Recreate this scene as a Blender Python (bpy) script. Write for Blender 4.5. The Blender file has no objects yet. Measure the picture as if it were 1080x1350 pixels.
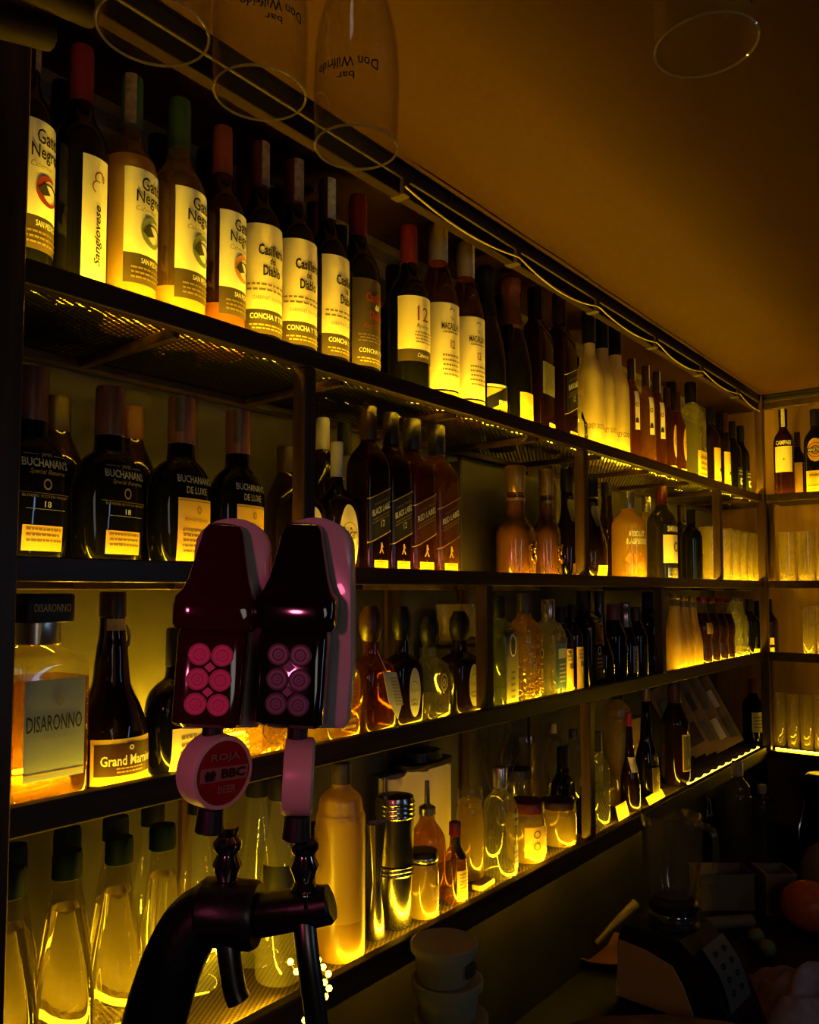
import bpy, math, random
from mathutils import Vector, Matrix
random.seed(7)
SC = bpy.context.scene
COL = SC.collection
R = math.radians
# ---------------------------------------------------------------- camera
# X runs along the bar shelves, Y goes into the shelves, Z is up.
CAMZ = 1.75
F = 1080.0
YAW, PITCH = R(38.35), math.atan((779 - 715) / F)
fwd = Vector((math.cos(YAW) * math.cos(PITCH), math.sin(YAW) * math.cos(PITCH), math.sin(PITCH)))
rgt = Vector((math.sin(YAW), -math.cos(YAW), 0))
upv = rgt.cross(fwd)
EYE = Vector((0, 0, CAMZ))
cam_d = bpy.data.cameras.new('camera'); cam = bpy.data.objects.new('camera', cam_d); COL.objects.link(cam)
cam_d.sensor_fit = 'VERTICAL'; cam_d.sensor_height = 24; cam_d.lens = F / 1350 * 24
cam_d.shift_y = 40 / 1350; cam_d.clip_start = 0.02
cam.matrix_world = Matrix.Translation(EYE) @ Matrix((rgt, upv, -fwd)).transposed().to_4x4()
SC.camera = cam
def ray(px, py): return fwd + rgt * ((px - 540) / F) + upv * ((715 - py) / F)
def PY(px, py, y): d = ray(px, py); return EYE + d * (y / d.y)
def PX(px, py, x): d = ray(px, py); return EYE + d * (x / d.x)
def PZ(px, py, z): d = ray(px, py); return EYE + d * ((z - CAMZ) / d.z)
def PD(px, py, dep): return EYE + ray(px, py) * dep
def depth(p): return (Vector(p) - EYE).dot(fwd)
# ---------------------------------------------------------------- levels
D = 0.85                       # front face of the shelving
XR = D * 3.366 / 0.9           # front face of the return shelving
K = D / 0.9
LIP = dict(A=CAMZ + .3765 * K, B=CAMZ + .039 * K, C=CAMZ - .236 * K, D=CAMZ - .597 * K)
LH = dict(A=.028, B=.027, C=.032, D=.042)
ZS = {k: LIP[k] - (.02 if k != 'D' else .015) for k in LIP}
ZCEIL = CAMZ + .77 * K
YB = 1.18 * K                  # back wall
XB = XR + .28 * K
ZC = .85                       # worktop behind the bar
# ---------------------------------------------------------------- materials
def srgb(c): return tuple((x / 12.92 if x <= .04045 else ((x + .055) / 1.055) ** 2.4) for x in c)
MATS = {}
def newmat(name):
    m = bpy.data.materials.new(name); m.use_nodes = True
    nt = m.node_tree; nt.nodes.clear()
    out = nt.nodes.new('ShaderNodeOutputMaterial')
    MATS[name] = m
    return m, nt, out
def pm(name, col, rough=.5, metal=0, spec=.5, coat=0, noise=0, nscale=30, trans=0, ior=1.45, bump=0):
    m, nt, out = newmat(name)
    b = nt.nodes.new('ShaderNodeBsdfPrincipled')
    b.inputs['Base Color'].default_value = (*col, 1); b.inputs['Roughness'].default_value = rough
    b.inputs['Metallic'].default_value = metal; b.inputs['Specular IOR Level'].default_value = spec
    b.inputs['Coat Weight'].default_value = coat; b.inputs['Coat Roughness'].default_value = .05
    b.inputs['Transmission Weight'].default_value = trans; b.inputs['IOR'].default_value = ior
    if noise or bump:
        tc = nt.nodes.new('ShaderNodeTexCoord')
        n = nt.nodes.new('ShaderNodeTexNoise'); n.inputs['Scale'].default_value = nscale; n.inputs['Detail'].default_value = 5
        nt.links.new(tc.outputs['Object'], n.inputs['Vector'])
        if noise:
            r = nt.nodes.new('ShaderNodeValToRGB')
            r.color_ramp.elements[0].position = .3; r.color_ramp.elements[1].position = .7
            r.color_ramp.elements[0].color = (*[c * (1 - noise) for c in col], 1)
            r.color_ramp.elements[1].color = (*[min(1, c * (1 + noise)) for c in col], 1)
            nt.links.new(n.outputs['Fac'], r.inputs['Fac']); nt.links.new(r.outputs['Color'], b.inputs['Base Color'])
        if bump:
            bp = nt.nodes.new('ShaderNodeBump'); bp.inputs['Strength'].default_value = bump; bp.inputs['Distance'].default_value = .002
            nt.links.new(n.outputs['Fac'], bp.inputs['Height']); nt.links.new(bp.outputs['Normal'], b.inputs['Normal'])
    nt.links.new(b.outputs[0], out.inputs[0])
    return m
def gm(name, col, tint, tfac, rough=.04, body=.5, refl=.5, bump=0, bscale=60):
    """a glass wall: coloured see-through, some milky body colour, and a sharp sheen that grows at grazing angles"""
    m, nt, out = newmat(name); N = nt.nodes.new; L = nt.links.new
    di = N('ShaderNodeBsdfDiffuse'); di.inputs[0].default_value = (*col, 1)
    tl = N('ShaderNodeBsdfTranslucent'); tl.inputs[0].default_value = (*col, 1)
    m1 = N('ShaderNodeMixShader'); m1.inputs[0].default_value = body
    L(di.outputs[0], m1.inputs[1]); L(tl.outputs[0], m1.inputs[2])
    tr = N('ShaderNodeBsdfTransparent'); tr.inputs[0].default_value = (*tint, 1)
    m2 = N('ShaderNodeMixShader'); m2.inputs[0].default_value = tfac
    L(m1.outputs[0], m2.inputs[1]); L(tr.outputs[0], m2.inputs[2])
    gl = N('ShaderNodeBsdfGlossy'); gl.inputs['Roughness'].default_value = rough
    lw = N('ShaderNodeLayerWeight'); lw.inputs[0].default_value = .5
    pw = N('ShaderNodeMath'); pw.operation = 'POWER'; pw.inputs[1].default_value = 3.0
    L(lw.outputs['Facing'], pw.inputs[0])
    ma = N('ShaderNodeMath'); ma.operation = 'MULTIPLY_ADD'; ma.inputs[1].default_value = refl; ma.inputs[2].default_value = .045
    L(pw.outputs[0], ma.inputs[0])
    m3 = N('ShaderNodeMixShader'); L(ma.outputs[0], m3.inputs[0]); L(m2.outputs[0], m3.inputs[1]); L(gl.outputs[0], m3.inputs[2])
    if bump:
        tc = N('ShaderNodeTexCoord'); n = N('ShaderNodeTexVoronoi'); n.inputs['Scale'].default_value = bscale
        L(tc.outputs['Object'], n.inputs['Vector'])
        bp = N('ShaderNodeBump'); bp.inputs['Strength'].default_value = bump; bp.inputs['Distance'].default_value = .003
        L(n.outputs['Distance'], bp.inputs['Height'])
        for q in (di, gl): L(bp.outputs[0], q.inputs['Normal'])
        L(bp.outputs[0], lw.inputs['Normal'])
    L(m3.outputs[0], out.inputs[0])
    return m
def em(name, col, s):
    m, nt, out = newmat(name)
    e = nt.nodes.new('ShaderNodeEmission'); e.inputs[0].default_value = (*col, 1); e.inputs[1].default_value = s
    nt.links.new(e.outputs[0], out.inputs[0]); return m
def wood(name, c1, c2, rough=.45, axis='X', scale=6, coat=0, spec=.25):
    m, nt, out = newmat(name); N = nt.nodes.new; L = nt.links.new
    b = N('ShaderNodeBsdfPrincipled'); b.inputs['Roughness'].default_value = rough; b.inputs['Coat Weight'].default_value = coat; b.inputs['Specular IOR Level'].default_value = spec
    tc = N('ShaderNodeTexCoord'); mp = N('ShaderNodeMapping')
    mp.inputs['Scale'].default_value = {'X': (.6, 9, 9), 'Y': (9, .6, 9), 'Z': (9, 9, .6)}[axis]
    n = N('ShaderNodeTexNoise'); n.inputs['Scale'].default_value = scale; n.inputs['Detail'].default_value = 8
    r = N('ShaderNodeValToRGB'); r.color_ramp.elements[0].color = (*c1, 1); r.color_ramp.elements[1].color = (*c2, 1)
    r.color_ramp.elements[0].position = .35; r.color_ramp.elements[1].position = .68
    L(tc.outputs['Object'], mp.inputs[0]); L(mp.outputs[0], n.inputs['Vector']); L(n.outputs['Fac'], r.inputs[0]); L(r.outputs[0], b.inputs['Base Color'])
    bp = N('ShaderNodeBump'); bp.inputs['Strength'].default_value = .25; bp.inputs['Distance'].default_value = .001
    L(n.outputs['Fac'], bp.inputs['Height']); L(bp.outputs[0], b.inputs['Normal']); L(b.outputs[0], out.inputs[0])
    return m
def meshmat(name, col, px_=.011, py_=.006, thr=.16):
    """expanded metal: rows of diamond holes cut by the texture"""
    m, nt, out = newmat(name); N = nt.nodes.new; L = nt.links.new
    tc = N('ShaderNodeTexCoord'); sp = N('ShaderNodeSeparateXYZ'); L(tc.outputs['Object'], sp.inputs[0])
    def mt(op, a, b=None):
        q = N('ShaderNodeMath'); q.operation = op
        for i, v in enumerate((a, b)):
            if v is None: continue
            if isinstance(v, (int, float)): q.inputs[i].default_value = v
            else: L(v, q.inputs[i])
        return q.outputs[0]
    a = mt('MULTIPLY', sp.outputs[0], math.pi / px_); c = mt('MULTIPLY', sp.outputs[1], math.pi / py_)
    s1 = mt('SINE', mt('ADD', a, c)); s2 = mt('SINE', mt('SUBTRACT', a, c))
    hole = mt('GREATER_THAN', mt('MULTIPLY', mt('ABSOLUTE', s1), mt('ABSOLUTE', s2)), thr)
    b = N('ShaderNodeBsdfPrincipled'); b.inputs['Base Color'].default_value = (*col, 1)
    b.inputs['Roughness'].default_value = .6; b.inputs['Specular IOR Level'].default_value = .15
    t = N('ShaderNodeBsdfTransparent'); mx = N('ShaderNodeMixShader')
    L(hole, mx.inputs[0]); L(b.outputs[0], mx.inputs[1]); L(t.outputs[0], mx.inputs[2]); L(mx.outputs[0], out.inputs[0])
    return m
# ---------------------------------------------------------------- mesh building
def chaikin(p, k=2):
    for _ in range(k):
        q = [p[0]]
        for a, b in zip(p, p[1:]):
            q.append((a[0] * .75 + b[0] * .25, a[1] * .75 + b[1] * .25)); q.append((a[0] * .25 + b[0] * .75, a[1] * .25 + b[1] * .75))
        q.append(p[-1]); p = q
    return p
def sect(w, d, n, seg):
    pts = []
    for i in range(seg):
        t = 2 * math.pi * i / seg; c, s = math.cos(t), math.sin(t)
        pts.append((w * math.copysign(abs(c) ** (2 / n), c), d * math.copysign(abs(s) ** (2 / n), s)))
    return pts
class MB:
    def __init__(s): s.v = []; s.f = []; s.m = []
    def add(s, vs, fs, mi=0):
        o = len(s.v); s.v += [tuple(v) for v in vs]
        for f in fs: s.f.append(tuple(i + o for i in f)); s.m.append(mi)
        return s
    def rings(s, rings, mi=0, cap0=True, cap1=True, closed=False):
        n = len(rings[0]); vs = [p for r in rings for p in r]; fs = []
        K_ = len(rings)
        for j in range(K_ if closed else K_ - 1):
            a, b = j * n, ((j + 1) % K_) * n
            for i in range(n): fs.append((a + i, a + (i + 1) % n, b + (i + 1) % n, b + i))
        if not closed:
            if cap0: fs.append(tuple(range(n))[::-1])
            if cap1: fs.append(tuple((K_ - 1) * n + i for i in range(n)))
        return s.add(vs, fs, mi)
    def lathe(s, prof, seg=24, c=(0, 0, 0), mi=0, cap0=True, cap1=True, axis=None):
        rg = []
        for r, z in prof:
            r = max(r, 1e-5)
            rg.append([Vector((r * math.cos(2 * math.pi * i / seg), r * math.sin(2 * math.pi * i / seg), z)) for i in range(seg)])
        if axis is not None:
            q = Vector((0, 0, 1)).rotation_difference(Vector(axis).normalized())
            rg = [[q @ p for p in r] for r in rg]
        cc = Vector(c); rg = [[p + cc for p in r] for r in rg]
        return s.rings(rg, mi, cap0, cap1)
    def box(s, a, b, mi=0, bev=0):
        x0, y0, z0 = a; x1, y1, z1 = b
        if bev <= 0:
            vs = [(x, y, z) for z in (z0, z1) for y in (y0, y1) for x in (x0, x1)]
            return s.add(vs, [(0, 2, 3, 1), (4, 5, 7, 6), (0, 1, 5, 4), (2, 6, 7, 3), (0, 4, 6, 2), (1, 3, 7, 5)], mi)
        e = bev; rg = []
        for z, i in ((z0, e), (z0 + e * .3, e * .3), (z0 + e, 0), (z1 - e, 0), (z1 - e * .3, e * .3), (z1, e)):
            ax, bx, ay, by = x0 + i, x1 - i, y0 + i, y1 - i
            rg.append([Vector(p + (z,)) for p in ((ax + e, ay), (bx - e, ay), (bx, ay + e), (bx, by - e), (bx - e, by), (ax + e, by), (ax, by - e), (ax, ay + e))])
        return s.rings(rg, mi)
    def tube(s, pts, r, seg=10, mi=0, caps=True):
        pts = [Vector(p) for p in pts]; n = len(pts)
        rr = r if isinstance(r, (list, tuple)) else [r] * n
        prev = None; rg = []
        for i in range(n):
            t = (pts[min(i + 1, n - 1)] - pts[max(i - 1, 0)]).normalized()
            if prev is None:
                u = t.orthogonal().normalized()
            else:
                u = (prev - t * prev.dot(t)).normalized()
            prev = u; w = t.cross(u)
            rg.append([pts[i] + (u * math.cos(2 * math.pi * k / seg) + w * math.sin(2 * math.pi * k / seg)) * rr[i] for k in range(seg)])
        return s.rings(rg, mi, caps, caps)
    def prism(s, poly, y0, y1, mi=0):
        """poly in x,z extruded along y"""
        n = len(poly)
        vs = [(x, y0, z) for x, z in poly] + [(x, y1, z) for x, z in poly]
        fs = [tuple(range(n)), tuple(range(2 * n - 1, n - 1, -1))] + [(i, n + i, n + (i + 1) % n, (i + 1) % n) for i in range(n)]
        return s.add(vs, fs, mi)
    def sphere(s, c, r, seg=16, rg=10, mi=0, sc=(1, 1, 1)):
        c = Vector(c); rr = []
        for j in range(rg + 1):
            t = math.pi * j / rg
            rr.append([c + Vector((max(1e-5, r * math.sin(t)) * math.cos(2 * math.pi * i / seg) * sc[0], max(1e-5, r * math.sin(t)) * math.sin(2 * math.pi * i / seg) * sc[1], -r * math.cos(t) * sc[2])) for i in range(seg)])
        return s.rings(rr, mi)
    def build(s, name, mats, parent=None, loc=(0, 0, 0), rot=None, smooth=True, ang=38):
        me = bpy.data.meshes.new(name); me.from_pydata(s.v, [], s.f)
        if not isinstance(mats, (list, tuple)): mats = [mats]
        for m in mats: me.materials.append(MATS[m] if isinstance(m, str) else m)
        if len(mats) > 1: me.polygons.foreach_set('material_index', s.m)
        me.validate(); me.update()
        if smooth:
            me.polygons.foreach_set('use_smooth', [True] * len(me.polygons)); me.set_sharp_from_angle(angle=R(ang))
        o = bpy.data.objects.new(name, me); COL.objects.link(o); o.location = loc
        if rot is not None: o.rotation_euler = rot
        if parent is not None: o.parent = parent
        return o
def empty(name, loc, rz=0, rot=None):
    o = bpy.data.objects.new(name, None); COL.objects.link(o); o.location = loc; o.empty_display_size = .03
    o.rotation_euler = rot if rot is not None else (0, 0, rz); return o
def tag(o, label=None, cat=None, group=None, kind=None):
    if label: o['label'] = label
    if cat: o['category'] = cat
    if group: o['group'] = group
    if kind: o['kind'] = kind
    return o
_tx = {}
def text2d(t, shear=0, bold=0, space=1):
    k = (t, shear, bold, space)
    if k in _tx: return _tx[k]
    cu = bpy.data.curves.new('t', 'FONT'); cu.body = t; cu.size = 1; cu.align_x = 'CENTER'; cu.align_y = 'CENTER'
    cu.resolution_u = 2; cu.shear = shear; cu.offset = bold; cu.space_character = space
    o = bpy.data.objects.new('t', cu); COL.objects.link(o)
    me = o.to_mesh()
    vs = [(v.co.x, v.co.y) for v in me.vertices]; fs = [tuple(p.vertices) for p in me.polygons]
    o.to_mesh_clear(); bpy.data.objects.remove(o); bpy.data.curves.remove(cu)
    if vs:
        x0, x1 = min(v[0] for v in vs), max(v[0] for v in vs); y0, y1 = min(v[1] for v in vs), max(v[1] for v in vs)
        cx, cy, w, h = (x0 + x1) / 2, (y0 + y1) / 2, max(x1 - x0, 1e-4), max(y1 - y0, 1e-4)
        vs = [((x - cx) / w, (y - cy) / h) for x, y in vs]
    else: w = h = 1
    _tx[k] = (vs, fs, w, h); return _tx[k]
def decor2d(dec, W, H):
    """turn decor items into flat pieces (verts, faces, material, layer); lengths in W (half width) and H (height)"""
    out = []
    for it in dec:
        k = it[0]
        if k == 't':                     # text, s, z, width (in W), height (in H), material, opts
            _, t, s, z, tw, th, m = it[:7]; o = it[7] if len(it) > 7 else {}
            vs, fs, w, h = text2d(t, o.get('shear', 0), o.get('bold', 0))
            a = R(o.get('rot', 0)); ca, sa = math.cos(a), math.sin(a); sl = o.get('slope', 0)
            pts = []
            for x, y in vs:
                x, y = x * tw * W, y * th * H
                if o.get('rot'): x, y = x / (tw * W) * th * H, y / (th * H) * tw * W; x, y = x * ca - y * sa, x * sa + y * ca
                pts.append((s * W + x, z * H + y + sl * x))
            out.append((pts, fs, m, o.get('layer', 2)))
        elif k == 'r':                   # rectangle s0 s1 z0 z1 material
            _, s0, s1, z0, z1, m = it[:6]; ly = it[6] if len(it) > 6 else 1; sl = it[7] if len(it) > 7 else 0
            n = 24; vs = []; fs = []
            for j in range(2):
                for i in range(n + 1):
                    x = (s0 + (s1 - s0) * i / n) * W; vs.append((x, (z0 if j == 0 else z1) * H + sl * x))
            fs = [(i, i + 1, n + 2 + i, n + 1 + i) for i in range(n)]
            out.append((vs, fs, m, ly))
        elif k == 'ring':                # centre s z, outer, inner radius (in W), a0 a1 degrees, material, aspect
            _, s, z, ro, ri, a0, a1, m = it[:8]; ly = it[8] if len(it) > 8 else 2; asp = it[9] if len(it) > 9 else 1; off = it[10] if len(it) > 10 else 0
            n = 20; vs = []
            for i in range(n + 1):
                a = R(a0 + (a1 - a0) * i / n)
                vs.append((s * W + ro * W * math.cos(a), z * H + asp * ro * W * math.sin(a)))
                vs.append((s * W + (ri * math.cos(a) + off) * W, z * H + asp * ri * W * math.sin(a)))
            fs = [(2 * i + 1, 2 * i, 2 * i + 2, 2 * i + 3) for i in range(n)]
            out.append((vs, fs, m, ly))
        elif k == 'poly':                # list of (s,z) in W and z relative in W about zc
            _, s, z, pts, m = it[:5]; ly = it[5] if len(it) > 5 else 3
            out.append(([(s * W + a * W, z * H + b * W) for a, b in pts], [tuple(range(len(pts)))], m, ly))
        elif k == 'lines':               # rows of tiny unreadable print: s0 s1 z0 z1 rows material
            _, s0, s1, z0, z1, n, m = it[:7]
            rnd = random.Random(int(abs(s0 * 977 + z0 * 313) * 100))
            for q in range(n):
                zc = z0 + (z1 - z0) * (q + .5) / n; hh = (z1 - z0) / n * .2; x = s0 + rnd.random() * .08 * (s1 - s0)
                e = s1 - rnd.random() * .12 * (s1 - s0)
                while x < e:
                    w = min(e, x + (s1 - s0) * (.05 + .09 * rnd.random()))
                    out.append(([(x * W, (zc - hh) * H), (w * W, (zc - hh) * H), (w * W, (zc + hh) * H), (x * W, (zc + hh) * H)], [(0, 1, 2, 3)], m, 2))
                    x = w + (s1 - s0) * .025
    return out
CAT = [(-.62, -.05), (-.35, .28), (.0, .30), (.35, .12), (.6, .1), (.66, -.62), (.5, -.75), (.45, -.25), (.1, -.22), (-.1, -.1), (-.4, -.22)]
# ---------------------------------------------------------------- bottle shapes (radius in body radii, height in total heights)
KIND = {
 'bordeaux': dict(b=[(.9,0),(.98,.004),(1,.02),(1,.3),(1,.56),(.985,.61),(.86,.665),(.58,.71),(.43,.75),(.39,.79),(.385,.86)], c=[(.36,.785),(.41,.79),(.415,.8),(.405,.97),(.38,1)]),
 'champagne': dict(b=[(.95,0),(1,.02),(1,.38),(.97,.45),(.85,.545),(.62,.66),(.47,.75),(.41,.82),(.39,.9)], c=[(.55,.70),(.6,.69),(.49,.76),(.43,.82),(.41,.9),(.47,.915),(.47,.985),(.36,1)]),
 'flask': dict(b=[(.55,0),(.72,.01),(.86,.06),(.97,.2),(1,.35),(.97,.48),(.85,.57),(.62,.625),(.42,.65),(.37,.68),(.36,.76)], c=[(.33,.735),(.375,.74),(.38,.76),(.37,.98),(.34,1)], n=2.7, dr=.6, rn=.36),
 'square': dict(b=[(.94,0),(1,.015),(1,.3),(1,.60),(.97,.665),(.8,.725),(.52,.77),(.43,.80),(.41,.84)], c=[(.40,.80),(.45,.805),(.46,.82),(.46,.985),(.41,1)], n=7, rn=.41),
 'malt': dict(b=[(.95,0),(1,.02),(1,.3),(1,.56),(.97,.62),(.75,.70),(.52,.77),(.45,.81),(.43,.85)], c=[(.43,.80),(.48,.805),(.48,.82),(.46,.985),(.42,1)]),
 'vodka': dict(b=[(.95,0),(1,.02),(1,.3),(1,.6),(.98,.655),(.82,.71),(.52,.75),(.39,.79),(.37,.86)], c=[(.36,.81),(.42,.815),(.42,.985),(.38,1)]),
 'goose': dict(b=[(.95,0),(1,.02),(1,.3),(1,.54),(.93,.60),(.7,.66),(.55,.69),(.48,.72),(.46,.82)], c=[(.45,.79),(.5,.795),(.5,.985),(.46,1)]),
 'gourd': dict(b=[(.5,0),(.78,.02),(.95,.12),(1,.24),(.95,.36),(.75,.48),(.5,.57),(.36,.65),(.38,.72),(.42,.76),(.3,.79),(.3,.84)], c=[(.34,.79),(.4,.80),(.42,.98),(.36,1)], n=2.2, dr=.75, rn=.36),
 'jug': dict(b=[(.85,0),(.97,.03),(1,.2),(1,.38),(.92,.47),(.62,.53),(.38,.57),(.34,.66),(.34,.8)], c=[(.34,.77),(.37,.78),(.39,.86),(.44,.985),(.4,1)], n=2.3, dr=.7, rn=.34),
 'squat': dict(b=[(.92,0),(1,.03),(1,.2),(1,.41),(.98,.475),(.88,.54),(.5,.59),(.35,.61),(.33,.65),(.33,.72)], c=[(.25,.70),(.38,.74),(.46,.82),(.44,.92),(.25,1)], n=4.5, dr=.75, rn=.33),
 'block': dict(b=[(.95,0),(1,.03),(1,.3),(1,.64),(.95,.69),(.6,.735),(.46,.75),(.44,.8)], c=[(.46,.86),(.68,.865),(.69,.875),(.69,.99),(.66,1)], n=8, rn=.44, dr=.85),
 'liqueur': dict(b=[(.85,0),(1,.03),(1,.15),(1,.25),(.95,.33),(.75,.43),(.55,.5),(.48,.56),(.46,.63),(.40,.72),(.34,.78),(.33,.9)], c=[(.3,.865),(.36,.87),(.36,.99),(.33,1)]),
 'parr': dict(b=[(.9,0),(1,.03),(1,.3),(1,.46),(.92,.56),(.6,.62),(.32,.66),(.26,.72),(.25,.8)], c=[(.24,.74),(.28,.745),(.28,.985),(.25,1)], n=3.2, dr=.8, rn=.25),
 'water': dict(b=[(.8,0),(.95,.01),(1,.04),(1,.25),(.97,.38),(.85,.52),(.62,.68),(.47,.79),(.42,.86),(.40,.93)], c=[(.44,.885),(.5,.89),(.5,.975),(.46,1)]),
 'jar': dict(b=[(.85,0),(.97,.02),(1,.08),(1,.4),(1,.66),(.95,.74),(.86,.79),(.84,.86)], c=[(.86,.82),(.93,.825),(.93,.97),(.88,1)]),
 'squeeze': dict(b=[(.94,0),(1,.02),(1,.3),(1,.70),(.97,.735),(.9,.75),(.88,.79),(.8,.83),(.5,.86),(.38,.88),(.36,.93)], c=[(.36,.89),(.42,.895),(.42,.985),(.38,1)]),
 'soda': dict(b=[(.8,0),(.95,.02),(.97,.15),(.86,.32),(.98,.46),(1,.54),(.9,.64),(.62,.75),(.44,.86),(.4,.95)], c=[(.42,.93),(.5,.935),(.48,.98),(.42,1)]),
 'juice': dict(b=[(.9,0),(1,.02),(1,.15),(1,.32),(.93,.42),(.72,.58),(.55,.72),(.46,.85),(.44,.95)], c=[(.46,.93),(.5,.935),(.5,.985),(.46,1)]),
 'sauce': dict(b=[(.95,0),(1,.02),(1,.3),(1,.5),(.9,.58),(.55,.66),(.45,.70),(.43,.88)], c=[(.46,.83),(.52,.835),(.5,.985),(.44,1)]),
 'pourer': dict(b=[(.95,0),(1,.02),(1,.3),(1,.46),(.9,.54),(.55,.62),(.4,.66),(.38,.78)], c=[(.36,.70),(.46,.71),(.46,.77),(.3,.785),(.16,.80),(.13,1)]),
 'decanter': dict(b=[(.9,0),(1,.02),(1,.3),(1,.5),(.9,.6),(.5,.68),(.4,.72),(.4,.8)], c=[(.3,.78),(.3,.81),(.5,.85),(.62,.92),(.5,.985),(.2,1)], n=5, rn=.4),
}
def interp(prof, z):
    for (r0, z0), (r1, z1) in zip(prof, prof[1:]):
        if z0 <= z <= z1: return r0 + (r1 - r0) * ((z - z0) / (z1 - z0) if z1 > z0 else 0)
    return prof[-1][0] if z > prof[-1][1] else prof[0][0]
class Bot:
    def __init__(s, kind, w, H):
        k = KIND[kind]; s.w, s.H, s.k = w, H, k
        s.n = k.get('n', 2); s.dr = k.get('dr', 1); s.rn = k.get('rn', .4)
        s.prof = chaikin(k['b'])
    def half(s, r):
        w = r * s.w; n0 = s.rn * s.w
        if r <= s.rn: return w, w, 2
        t = (r - s.rn) / (1 - s.rn)
        d = n0 + t * (s.dr * s.w - n0)
        return w, d, 2 + (s.n - 2) * min(1, t * 1.3)
    def S(s, a, z, eps):
        w, d, n = s.half(interp(s.prof, max(0, min(1, z / s.H))))
        if abs(w - d) < 1e-5 and n < 2.05:
            g = a / w; return ((w + eps) * math.sin(g), -(w + eps) * math.cos(g), z)
        x = max(-.985 * w, min(.985 * w, a)); return (x, -d * (1 - abs(x / w) ** n) ** (1 / n) - eps, z)
    def rings(s, prof, seg, zoff=0):
        rg = []
        for r, z in prof:
            w, d, n = s.half(r); w = max(w, 1e-4); d = max(d, 1e-4)
            rg.append([Vector((x, y, z * s.H + zoff)) for x, y in sect(w, d, n, seg)])
        return rg
def label_mesh(bt, name, parent, z0, z1, ha, mat, dec, oval=False, sc=0.0, slant=0):
    """a paper label wrapped on the glass with its print, in one mesh"""
    W, H = bt.w, bt.H; mb = MB(); mats = [mat]
    e = .0006
    nx = 14
    if oval:
        n = 28; cz = (z0 + z1) / 2 * H; rz = (z1 - z0) / 2 * H; vs = [bt.S(sc * W, cz, e)]
        for j in (.5, 1):
            for i in range(n):
                a = 2 * math.pi * i / n; vs.append(bt.S(sc * W + j * ha * W * math.cos(a), cz + j * rz * math.sin(a), e))
        fs = [(0, 1 + i, 1 + (i + 1) % n) for i in range(n)] + [(1 + i, 1 + n + i, 1 + n + (i + 1) % n, 1 + (i + 1) % n) for i in range(n)]
        mb.add(vs, fs, 0)
    else:
        nz = 8 if (z1 - z0) > .12 else 3
        vs = [bt.S((sc - ha + 2 * ha * i / nx) * W, (z0 + (z1 - z0) * j / nz) * H + slant * (sc - ha + 2 * ha * i / nx) * W, e) for j in range(nz + 1) for i in range(nx + 1)]
        fs = [(j * (nx + 1) + i, j * (nx + 1) + i + 1, (j + 1) * (nx + 1) + i + 1, (j + 1) * (nx + 1) + i) for j in range(nz) for i in range(nx)]
        mb.add(vs, fs, 0)
    for pts, fs, m, ly in decor2d(dec, W, H):
        if m not in mats: mats.append(m)
        mb.add([bt.S(x, z + slant * x, e + .0004 * ly) for x, z in pts], fs, mats.index(m))
    return mb.build(name, mats, parent)
SPEC = []
def B(name, cat, label, px, yt, sh, w, kind, body, cap, v=None, lab=(), rot=0, group=None, m=False, levels=None, extra=None, xr=None, cmats=None, liq=None, capn='cap', lean=None):
    SPEC.append(dict(name=name, cat=cat, label=label, px=px, yt=yt, sh=sh, w=w, kind=kind, body=body, cap=cap, v=v if v is not None else D + {'A': .084, 'B': .084, 'C': .074, 'D': .068}[sh], lab=lab, rot=rot, group=group, m=m, levels=levels, extra=extra, xr=xr, liq=liq, capn=capn, lean=lean))
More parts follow.
